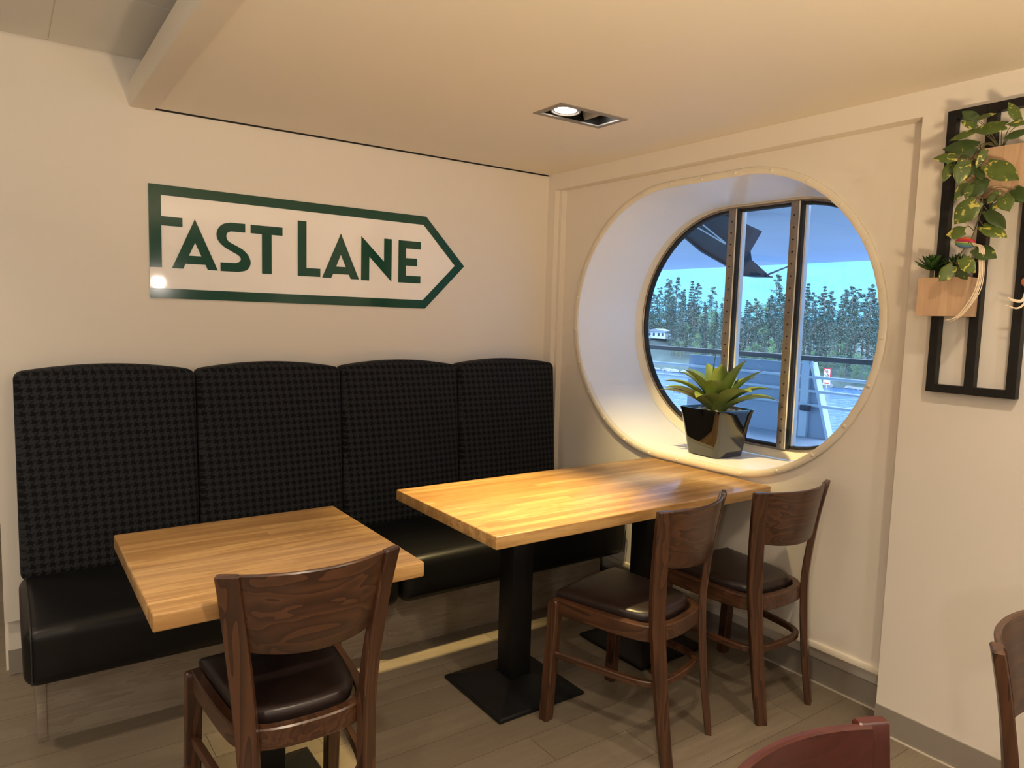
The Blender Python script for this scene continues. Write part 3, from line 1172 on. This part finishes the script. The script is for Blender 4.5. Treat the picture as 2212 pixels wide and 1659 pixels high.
# azimuth 0 faces the room corner of the camera, +90 is to its right
AG = [(-8, 62, 22, .155, .070, 0), (-32, 58, 40, .140, .072, 0), (38, 50, 30, .185, .068, 0), (-72, 42, 25, .190, .058, 0), (72, 36, 24, .185, .046, 0),
      (12, 78, 10, .165, .070, 0), (-60, 62, 20, .185, .056, 0), (55, 66, 12, .200, .060, 0), (-88, 52, 30, .200, .050, 0), (95, 48, 28, .185, .050, 0),
      (-110, 62, 26, .185, .056, 1), (-130, 60, 22, .190, .060, 1), (75, 56, 16, .195, .052, 0), (120, 58, 24, .180, .056, 0), (150, 62, 20, .180, .056, 1),
      (175, 70, 14, .170, .056, 1), (-155, 70, 18, .180, .056, 0), (-85, 34, 22, .195, .044, 0), (100, 32, 26, .195, .040, 0), (-20, 88, 4, .150, .050, 0)]
camdir = math.atan2(-3.27 + 1.047, -2.53 - 0.262)
for az, el, cu, L, W, kind in AG:
    o = obj('leaf', blade(L * 1.48, W * 1.75, math.radians(min(86, el + 9)), math.radians(cu * 2.2)), M['agave_blue' if kind else 'agave'], pp)
    a = camdir + math.radians(az)
    o.location = (0.012 * math.cos(a), 0.012 * math.sin(a), .203)
    o.rotation_euler = (0, 0, a + math.radians(4))
bm = tube(nb(), catmull([(0.012, 0.045, .20), (.016, .050, .32), (.018, .050, .43), (.026, .044, .505)], 4), .0090, 6, .0006)
obj('spike_leaf', bm, M['succulent'], pp)
random.seed(3)
NP = 0
while NP < 34:
    x, y = random.uniform(-.098, .098), random.uniform(-.098, .098)
    if math.hypot(x, y) < 0.050:
        continue
    bm = nb()
    bmesh.ops.create_icosphere(bm, subdivisions=2, radius=1.0)
    a, b, c = random.uniform(.008, .012), random.uniform(.007, .010), random.uniform(.005, .007)
    R = Matrix.Rotation(random.uniform(0, 6), 3, 'Z')
    for v in bm.verts:
        q = v.co * (1 + .15 * noise.noise(v.co * 1.5 + Vector((NP, 0, 0))))
        v.co = R @ Vector((q.x * a, q.y * b, q.z * c))
    o = obj('pebble', bm, M['pebble'], None, (POT.x + x, POT.y + y, POT.z + .2085 + c * .9))
    tag(o, 'small pale pebble on the soil of the black agave pot', 'pebble', 'pebbles in the agave pot')
    NP += 1

# ------------------------------------------------------------------ black wall trellis, boxes and plants
FRM = thing('wall_trellis', 'tall black metal frame with three uprights hung on right wall', 'frame', (0, -2.245, 1.238))
for nm, y0, y1, z0, z1 in (('upright', -2.142, -2.115, 1.238, 2.138), ('upright', -2.258, -2.230, 1.238, 2.138), ('upright', -2.376, -2.348, 1.238, 2.138),
                           ('crossbar', -2.348, -2.142, 1.238, 1.263), ('crossbar', -2.348, -2.142, 2.112, 2.138)):
    if nm == 'crossbar':
        bm = nb()
        box(bm, -.030, -.0005, y0 + 2.245, -2.258 + 2.245, z0 - 1.238, z1 - 1.238)
        box(bm, -.030, -.0005, -2.230 + 2.245, y1 + 2.245, z0 - 1.238, z1 - 1.238)
    else:
        bm = bx(-.030, -.0005, y0 + 2.245, y1 + 2.245, z0 - 1.238, z1 - 1.238, bevel=.0012)
    obj(nm, bm, M['black_frame'], FRM, smooth=False)


def planter(label, y0, y1, z0, z1):
    o = bpy.data.objects.new('wall_planter', None)
    bm = nb()
    cy, t_ = (y0 + y1) / 2, .006
    o = thing('wall_planter', label, 'planter', (-.031, cy, z0))
    bm = nb()
    d = .082
    h = z1 - z0
    w = (y1 - y0) / 2
    box(bm, -d, -d + t_, -w, w, 0, h)
    box(bm, -t_, 0, -w, w, 0, h)
    box(bm, -d + t_, -t_, -w, -w + t_, 0, h)
    box(bm, -d + t_, -t_, w - t_, w, 0, h)
    box(bm, -d + t_, -t_, -w + t_, w - t_, 0, t_)
    obj('box', bm, M['planter'], o, smooth=False)
    obj('foam_filling', bx(-d + t_, -t_, -w + t_, w - t_, t_, h - .016), M['soil'], o, smooth=False)
    return o


planter('pale oak planter box low on the black frame, holding two succulents', -2.250, -2.105, 1.485, 1.606)
planter('pale oak planter box high on the black frame, behind the trailing leaves', -2.366, -2.222, 1.850, 1.985)


def heart(L, W, cup=0.18, n=12):
    """heart shaped leaf along +x, midrib on x, normal +z"""
    bm = nb()
    rows = []
    for i in range(n + 1):
        t = i / n
        w = W * .5 * (math.sin(PI * min(1, t * .92 + .10)) ** 0.62) * (1 - .55 * t ** 3) * (1 if t < .985 else .1)
        if i == 0:
            w = W * .30
        x = L * t
        lob = -.10 * L * max(0, 1 - t * 5)
        z = -cup * L * t * t * .7
        rows.append([Vector((x + lob, w, z - .12 * w)), Vector((x + lob * .9, w * .55, z + .10 * w)), Vector((x, 0, z - .04 * W)),
                     Vector((x + lob * .9, -w * .55, z + .10 * w)), Vector((x + lob, -w, z - .12 * w))])
    top = [[bm.verts.new(p) for p in r] for r in rows]
    for a, b in zip(top, top[1:]):
        for k in range(4):
            bm.faces.new((a[k], a[k + 1], b[k + 1], b[k]))
    r = bmesh.ops.solidify(bm, geom=bm.faces[:], thickness=.0009)
    return bm


LEAVES = [(-0.13, -2.247, 2.066, -2.209, 2.099, 0.036), (-0.15, -2.329, 2.034, -2.247, 2.036, 0.046), (-0.17, -2.263, 2.063, -2.314, 2.068, 0.022), (-0.13, -2.249, 1.991, -2.157, 2.002, 0.053), (-0.15, -2.249, 2.033, -2.184, 2.02, 0.030), (-0.17, -2.213, 1.959, -2.158, 1.966, 0.036), (-0.13, -2.249, 1.984, -2.21, 1.963, 0.032), (-0.15, -2.193, 1.949, -2.181, 1.895, 0.032), (-0.17, -2.239, 1.943, -2.231, 1.878, 0.049), (-0.13, -2.248, 1.943, -2.235, 1.896, 0.029), (-0.15, -2.283, 1.971, -2.269, 1.922, 0.027), (-0.17, -2.303, 1.925, -2.387, 1.875, 0.063), (-0.13, -2.278, 1.891, -2.251, 1.838, 0.053), (-0.15, -2.238, 1.882, -2.215, 1.833, 0.029), (-0.17, -2.26, 1.87, -2.255, 1.833, 0.024), (-0.13, -2.258, 1.926, -2.283, 1.889, 0.029), (-0.15, -2.328, 1.846, -2.305, 1.814, 0.027), (-0.17, -2.349, 1.829, -2.374, 1.786, 0.046), (-0.13, -2.363, 1.851, -2.405, 1.812, 0.049), (-0.15, -2.363, 2.045, -2.344, 2.094, 0.036), (-0.17, -2.384, 2.028, -2.349, 2.029, 0.027), (-0.13, -2.372, 2.012, -2.327, 2.0, 0.029), (-0.15, -2.252, 2.044, -2.213, 2.068, 0.022), (-0.17, -2.277, 1.821, -2.228, 1.762, 0.068), (-0.13, -2.297, 1.796, -2.354, 1.746, 0.049), (-0.15, -2.297, 1.751, -2.365, 1.719, 0.055), (-0.17, -2.253, 1.739, -2.208, 1.732, 0.049), (-0.13, -2.272, 1.687, -2.335, 1.661, 0.052), (-0.15, -2.221, 1.636, -2.196, 1.591, 0.044), (-0.17, -2.254, 1.656, -2.297, 1.616, 0.044), (-0.13, -2.231, 1.625, -2.262, 1.598, 0.029), (-0.15, -2.332, 1.815, -2.323, 1.795, 0.023)]
pot = thing('trailing_pothos', 'variegated pothos vine trailing from the high planter box on black frame', 'plant', (-.075, -2.29, 1.985))
O = Vector(pot.location)
VINE = catmull([(-.07, -2.285, 1.972), (-.10, -2.278, 2.000), (-.125, -2.262, 1.985), (-.128, -2.250, 1.943), (-.126, -2.259, 1.897), (-.125, -2.273, 1.848), (-.125, -2.279, 1.814),
                (-.126, -2.270, 1.770), (-.125, -2.254, 1.713), (-.126, -2.233, 1.680), (-.127, -2.222, 1.655), (-.127, -2.222, 1.640)], 6)
obj('vine_stem', tube(nb(), [Vector(p) - O for p in VINE], .0024, 7, .0015), M['stem'], pot)
for i, (x, by, bz, ty, tz, W) in enumerate(LEAVES):
    B = Vector((x, by, bz))
    T = Vector((x - .010 - .012 * random.random(), ty, tz))
    d = T - B
    L = d.length
    X = d.normalized()
    out = Vector((-0.82, -0.40, 0.30)) + Vector((0, random.uniform(-.35, .35), random.uniform(-.25, .35)))
    Z = (out - X * out.dot(X)).normalized()
    Y = Z.cross(X)
    mt = Matrix((X, Y, Z)).transposed().to_4x4()
    mt.translation = B - O
    bm = heart(L * 1.03, W)
    bm.transform(mt)
    obj('leaf', bm, M['pothos' if i % 3 else 'pothos_dark'], pot, smooth=True, angle=1.2)
    if bz > 1.975:
        root = Vector((-.085, -2.30, 1.978))
    else:
        root = min((Vector(p) for p in VINE), key=lambda p: (p - B).length + (0.05 if p.z < B.z - .01 else 0))
    mid = (root + B) / 2 + Vector((-.012, 0, .014))
    obj('leaf_stalk', tube(nb(), catmull([root - O, mid - O, B - O], 5), .0012, 6, .0009), M['stem'], pot)


def rosette(label, loc, R, n, tilt):
    t = thing('rosette_succulent', label, 'plant', loc, 0.4)
    for k in range(n):
        f = k / n
        az = k * 2.39996
        el = math.radians(8 + 68 * f + random.uniform(-6, 6))
        L = R * (1.0 - .45 * f)
        o = obj('leaf', blade(L, L * .36, el, math.radians(-18), thick=.004, fold=.25, n=7), M['succulent'], t)
        o.rotation_euler = (0, 0, az)
        o.location = (0, 0, .012 * f)
    bm = tube(nb(), [(0, 0, -.044), (0, 0, .012)], .006, 8)
    obj('stem', bm, M['stem'], t)
    return t


rosette('dark green pointed succulent leaning over the left end of low planter box', (-.078, -2.128, 1.632), .066, 34, 0)
rosette('dark green pointed succulent at the right end of low planter box, behind trailing leaves', (-.068, -2.200, 1.634), .060, 30, 0)

# ornaments with raffia tails
def ornament(label, loc, mat, half, strands, yaw=0.0):
    t = thing('hanging_ornament', label, 'ornament', loc)
    bm = nb()
    rings = []
    n = 14
    for i in range(n + 1):
        u = -1 + 2 * i / n
        r = (1 - u * u) ** .55
        rings.append([Vector((.012 * r * math.cos(a), half * u, .017 * max(r, .02) * math.sin(a))) for a in [2 * PI * k / 16 for k in range(16)]])
    loft(bm, rings)
    bdy = obj('body', bm, mat, t)
    bdy.rotation_euler = (math.radians(8), 0, 0)
    for pts, w in strands:
        P = catmull([Vector(p) - Vector(loc) for p in pts], 7)
        bm = nb()
        rings = []
        for i, p in enumerate(P):
            d = (P[min(i + 1, len(P) - 1)] - P[max(i - 1, 0)]).normalized()
            s = d.cross(Vector((-1, 0, 0))).normalized()
            ww = w * (1 - .6 * (i / (len(P) - 1)) ** 2)
            rings.append([p + s * ww, p + Vector((-.0012, 0, 0)), p - s * ww, p + Vector((.0012, 0, 0))])
        loft(bm, rings)
        obj('raffia_strand', bm, M['raffia'], t)
    return t


base = [(-.128, -2.262, 1.702), (-.134, -2.287, 1.690), (-.140, -2.293, 1.655), (-.142, -2.297, 1.600), (-.142, -2.285, 1.545), (-.140, -2.257, 1.496)]
ornament('rainbow striped ornament with long cream raffia tail hanging on the vine', (-.122, -2.239, 1.708), M['rainbow'], .031, [
    (base + [(-.14, -2.232, 1.478), (-.14, -2.209, 1.472)], .0030),
    ([(a - .002, b - .005, c) for a, b, c in base] + [(-.14, -2.245, 1.480), (-.14, -2.222, 1.466)], .0022),
    ([(a + .001, b + .005, c + .004) for a, b, c in base] + [(-.139, -2.238, 1.484), (-.139, -2.214, 1.470)], .0022),
    ([(a - .001, b - .009, c) for a, b, c in base[:4]] + [(-.141, -2.296, 1.552), (-.14, -2.264, 1.500), (-.14, -2.240, 1.478)], .0018)])
ornament('orange ornament with pale raffia bow at right edge of black frame', (-.050, -2.392, 1.590), plain('orange_glaze', (0.62, 0.17, 0.05), 0.4), .022, [
    ([(-.055, -2.39, 1.57), (-.075, -2.395, 1.53), (-.085, -2.380, 1.512), (-.09, -2.352, 1.520)], .0035),
    ([(-.055, -2.39, 1.57), (-.075, -2.388, 1.535), (-.085, -2.365, 1.536), (-.09, -2.356, 1.543)], .005)])

# ------------------------------------------------------------------ outside: deck, railing, overhang
struct(obj('ship_deck', bx(0.55, 6.6, -9, 16, -0.10, -0.02), M['deck'], smooth=False), 'outside promenade deck of the ship', 'deck')
struct(obj('deck_overhang', bx(0.56, 6.45, -9, 18, 2.262, 2.42), M['ship_grey'], smooth=False), 'underside of the deck above the promenade', 'deck')
RXX = 6.0
rl = thing('ship_railing', 'white ship railing with brown top rail outside the window', 'railing', (RXX, 2.2, -0.02))
obj('top_rail', bx(-.04, .05, -8, 10, 0.99, 1.055, bevel=.012), M['rail_wood'], rl, label='brown wooden top rail')
for z in (0.762, 0.580, 0.398):
    obj('bar', tube(nb(), [(0, -8, z + .02), (0, 10, z + .02)], .021, 10), M['ship_white'], rl)
for y in (-5.4, -2.4, -0.04 - 2.2 + 1.0, 0.0 - .04, 3.8, 6.8):
    obj('post', bx(-.02, .05, y - .055, y + .055, 0, 1.0), M['ship_white'], rl, smooth=False)
bm = nb()
prism(bm, [(0.02, 0.0), (1.98, 0.0), (1.98, 0.95), (0.02, 0.95)], 'x', .06, .09)
obj('solid_panel', bm, M['ship_panel'], rl, smooth=False)
bm = nb()
prism(bm, [(-.40, 0.0), (-.04, 0.0), (-.04, 0.96), (-.10, 0.96)], 'x', .03, .07)
obj('gusset_panel', bm, M['ship_panel'], rl, smooth=False)
bm = nb()
prism(bm, [(-.425, 0.0), (-.385, 0.0), (-.085, 0.97), (-.125, 0.97)], 'x', -.02, .10)
obj('gusset_flange', bm, M['ship_white'], rl, smooth=False)
obj('deck_light', bx(-.09, -.03, -.16, -.03, 0.345, 0.415, bevel=.008), M['ship_dark'], rl)
obj('deck_light', bx(-.09, -.03, 2.02, 2.15, 0.345, 0.415, bevel=.008), M['ship_grey'], rl)
# dark bracket under the overhang
br = thing('deck_bracket', 'dark steel bracket hanging under the deck overhang outside the window', 'bracket', (2.0, 0.3, 2.262))
bm = nb()
prism(bm, [(u - .3, v - 2.262) for u, v in ((.759, 2.119), (.560, 1.990), (.313, 1.870), (.175, 1.793), (.021, 1.788), (.190, 1.915), (.205, 1.98), (.113, 2.12), (.235, 2.175), (.40, 2.2615), (.96, 2.2615))], 'x', 0.0, .10)
obj('gusset_plate', bm, M['ship_dark'], br, smooth=False)
bm = nb()
prism(bm, [(u - .3, v - 2.262) for u, v in ((.775, 2.119), (.575, 1.985), (.318, 1.862), (.175, 1.785), (.015, 1.779), (.021, 1.788), (.175, 1.793), (.313, 1.870), (.560, 1.990), (.759, 2.119))], 'x', -.03, .13)
obj('flange', bm, M['ship_dark'], br, smooth=False)
for a_, b_ in (((.64, 2.192), (.33, 2.031)), ((.60, 2.222), (.33, 2.038))):
    obj('rod', tube(nb(), [(-.04, a_[0] - .3, a_[1] - 2.262), (-.04, b_[0] - .3, b_[1] - 2.262)], .006, 8), M['ship_white'], br)
obj('wire', tube(nb(), [(.05, -.28, -.470), (4.0, 2.10, -.03)], .008, 6), M['ship_dark'], br)

# ------------------------------------------------------------------ outside: sea, shore and forest
SEA = -13.2
bm = nb()
bmesh.ops.create_grid(bm, x_segments=8, y_segments=8, size=0.5)
for v in bm.verts:
    v.co = Vector((7 + (v.co.x + .5) * 330, 60 + v.co.y * 700, SEA))
struct(obj('sea', bm, M['sea'], smooth=False), 'blue rippled sea between ship and shore', 'sea')
random.seed(11)


def ground(x, y):
    s = 154 + 5 * noise.noise(Vector((y * .04, 3, 0))) + 2.2 * noise.noise(Vector((y * .17, 9, 0)))
    d = x - s
    if d < 0:
        return SEA - 1.5
    h = SEA - .3 + 3.4 * (1 - math.exp(-d / 4.0)) + d * .085 + 1.6 * noise.noise(Vector((x * .06, y * .06, 5))) * min(1, d / 10)
    return h + 4.5 * math.exp(-((x - 168) / 9) ** 2 - ((y - 156) / 9) ** 2) * min(1, d / 10)


bm = nb()
gx, gy = 46, 110
vs = {}
for i in range(gx + 1):
    for j in range(gy + 1):
        x = 146 + 130 * (i / gx) ** 1.8
        y = -20 + 340 * j / gy
        vs[i, j] = bm.verts.new((x, y, ground(x, y)))
for i in range(gx):
    for j in range(gy):
        bm.faces.new((vs[i, j], vs[i + 1, j], vs[i + 1, j + 1], vs[i, j + 1]))
struct(obj('shore', bm, M['bank'], smooth=True, angle=2), 'mossy wooded shore across the water', 'shore')


def tree_mesh(kind, seed):
    rnd = random.Random(seed)
    H = 12.0
    fol, trk = nb(), nb()
    tube(trk, [(0, 0, -.5), (.1, .05, H * .5), (0, 0, H * .96)], .20, 7, .04)

    def puff(c, r, flat, n):
        for _ in range(n):
            a, b = rnd.uniform(0, 2 * PI), rnd.uniform(-1, 1)
            q = math.sqrt(1 - b * b)
            rr = r * rnd.uniform(.35, 1.0)
            p = Vector((c[0] + rr * q * math.cos(a), c[1] + rr * q * math.sin(a), c[2] + rr * b * flat))
            d1 = Vector((rnd.uniform(-1, 1), rnd.uniform(-1, 1), rnd.uniform(-.5, .5))).normalized() * rnd.uniform(.16, .34)
            d2 = Vector((rnd.uniform(-1, 1), rnd.uniform(-1, 1), rnd.uniform(-.8, .8))).normalized() * rnd.uniform(.12, .28)
            w = [fol.verts.new(p + d1), fol.verts.new(p + d2), fol.verts.new(p - d1 * .8)]
            fol.faces.new(w)
    if kind == 0:      # pine: high irregular crown
        for k in range(15):
            z = H * (.26 + .72 * k / 14)
            sp = 2.3 * (1 - .72 * ((k - 3) / 11 if k > 3 else (3 - k) / 6))
            for q in range(3):
                a = rnd.uniform(0, 2 * PI)
                puff((sp * .62 * math.cos(a), sp * .62 * math.sin(a), z + rnd.uniform(-.3, .3)), max(.35, sp * .52), .42, 34)
    elif kind == 1:    # spruce: pointed tiers
        for k in range(22):
            f = k / 21
            z = H * (.12 + .86 * f)
            sp = 2.2 * (1 - f) ** .85 + .12
            for q in range(4):
                a = rnd.uniform(0, 2 * PI)
                puff((sp * .55 * math.cos(a), sp * .55 * math.sin(a), z - sp * .12), max(.22, sp * .45), .38, 20)
    else:              # broadleaf
        for k in range(26):
            a, r = rnd.uniform(0, 2 * PI), rnd.uniform(0, 2.2)
            z = H * rnd.uniform(.25, .92)
            r *= math.sin(PI * min(1, (z / H - .15) / .85)) ** .6
            puff((r * math.cos(a), r * math.sin(a), z), 1.1, .8, 50)
    mf = bpy.data.meshes.new('crown')
    fol.to_mesh(mf)
    fol.free()
    mt_ = bpy.data.meshes.new('trunk')
    finish(trk)
    trk.to_mesh(mt_)
    trk.free()
    mf.materials.append(M['birch'] if kind == 2 else M['needles'])
    mt_.materials.append(M['trunk'])
    return mf, mt_


KINDS = [(0, 1), (0, 2), (0, 3), (1, 4), (1, 5), (2, 6), (2, 7)]
MESH = [tree_mesh(k, s) for k, s in KINDS]
TL = {0: ('pine_tree', 'pine tree with a tufted dark crown on the far shore', 'pines on the far shore'),
      1: ('spruce_tree', 'pointed dark spruce tree on the far shore', 'spruces on the far shore'),
      2: ('leafy_tree', 'light green leafy tree among the pines on the far shore', 'leafy trees on the far shore')}
random.seed(21)
spots = []
for row, (xr, cnt) in enumerate(((160, 57), (166, 54), (173, 52), (182, 52), (193, 49))):
    for k in range(cnt):
        f = (k + .5 * (row % 2) + random.uniform(.3, .7)) / cnt
        y = (54 + f * 152) * xr / 161 - row * 2
        x = xr + random.uniform(-1.2, 1.2)
        spots.append((x, y, row))
for k in range(44):
    spots.append((156.5 + random.uniform(0, 3), 60 + k * 3.25 + random.uniform(-1, 1), 9))
for x, y, row in spots:
    if 148 < y * 163 / x < 157 and x < 170:
        continue
    idx = random.choices(range(7), (4, 4, 4, 2.2, 2.2, 1.6, 1.6))[0]
    if row == 9:
        idx = random.choice((5, 6))
    kind = KINDS[idx][0]
    nm, lb, gr = TL[kind]
    g = ground(x, y)
    sc_ = random.uniform(1.0, 1.45) * (.74 if kind == 2 else 1.0) * (.74, .90, 1.03, 1.14, 1.22, 0, 0, 0, 0, .55)[row]
    t = thing(nm, lb, 'tree', (x, y, g - .1), random.uniform(0, 6.28), gr)
    t.scale = (sc_ * .86, sc_ * .86, sc_ * random.uniform(.92, 1.12))
    for part, me in (('crown', MESH[idx][0]), ('trunk', MESH[idx][1])):
        q = bpy.data.objects.new(part, me)
        COL.objects.link(q)
        q.parent = t
random.seed(5)
for k in range(46):
    y = 78 + 90 * k / 46 + random.uniform(-1, 1)
    s = 154 + 5 * noise.noise(Vector((y * .04, 3, 0))) + 2.2 * noise.noise(Vector((y * .17, 9, 0)))
    bm = nb()
    bmesh.ops.create_icosphere(bm, subdivisions=2, radius=1.0)
    a, b, c = random.uniform(.7, 1.8), random.uniform(.8, 2.2), random.uniform(.35, .95)
    for v in bm.verts:
        q = v.co * (1 + .35 * noise.noise(v.co * 1.3 + Vector((k * 3.1, 0, 0))))
        v.co = Vector((q.x * a, q.y * b, q.z * c))
    o = obj('boulder', bm, M['rock'], None, (s - random.uniform(-1.2, .8), y, SEA + .15), angle=.35)
    tag(o, 'grey boulder at the waterline of the far shore', 'rock', 'boulders along the far shore')
# red and white no-anchoring board
sb = thing('shore_sign', 'red and white no anchoring board standing on the far shore', 'sign', (152.6, 90.2, SEA + .4))
obj('plate', bx(-.03, .03, -.85, .85, 1.9, 4.05), M['sign_white'], sb, smooth=False)
bm = nb()
prism(bm, [(-.95, 1.8), (.95, 1.8), (.95, 4.15), (-.95, 4.15)], 'x', -.06, .02, holes=([(-.74, 2.01), (-.74, 3.94), (.74, 3.94), (.74, 2.01)],))
obj('border', bm, M['red'], sb, smooth=False)
bm = nb()
box(bm, -.07, -.03, -.09, .09, 2.35, 3.45)
box(bm, -.07, -.03, -.35, .35, 3.2, 3.34)
tube(bm, [(-.05, .52 * math.cos(a), 2.72 + .42 * math.sin(a)) for a in [PI + PI * k / 10 for k in range(11)]], .09, 6)
tube(bm, [(-.05, .16 * math.cos(a), 3.60 + .16 * math.sin(a)) for a in [2 * PI * k / 12 for k in range(13)]], .05, 6)
obj('anchor_symbol', bm, M['sign_black'], sb, smooth=False)
obj('slash', rail(nb(), [Vector((-.08, .7, 3.9)), Vector((-.08, -.7, 2.05))], .07, .02, .005, Vector((1, 0, 0))), M['red'], sb, smooth=False)
obj('lower_plate', bx(-.03, .03, -.85, .85, .35, 1.6), M['sign_white'], sb, smooth=False)
obj('lower_mark', bx(-.06, -.02, -.55, .55, .5, .8), M['red'], sb, smooth=False)
obj('pole', tube(nb(), [(.08, 0, -.6), (.08, 0, 4.1)], .06, 8), M['ship_grey'], sb)
# white boathouse at the left
hs = thing('boathouse', 'low white boathouse among trees on the far shore, left of window', 'house', (166, 155.5, ground(166, 155.5) - .2), 0.15)
obj('wall', bx(-2.0, 2.0, -3.6, 3.6, 0, 2.2), M['ship_white'], hs, smooth=False)
obj('roof', prism(nb(), [(-4, 2.1), (4, 2.1), (4, 2.35), (0, 3.0), (-4, 2.35)], 'x', -2.4, 2.4), M['roof'], hs, smooth=False)
for y in (-2.6, -1.2, 0.6, 2.2):
    obj('window', bx(-2.06, -1.98, y - .35, y + .35, .8, 1.7), M['window_dark'], hs, smooth=False)
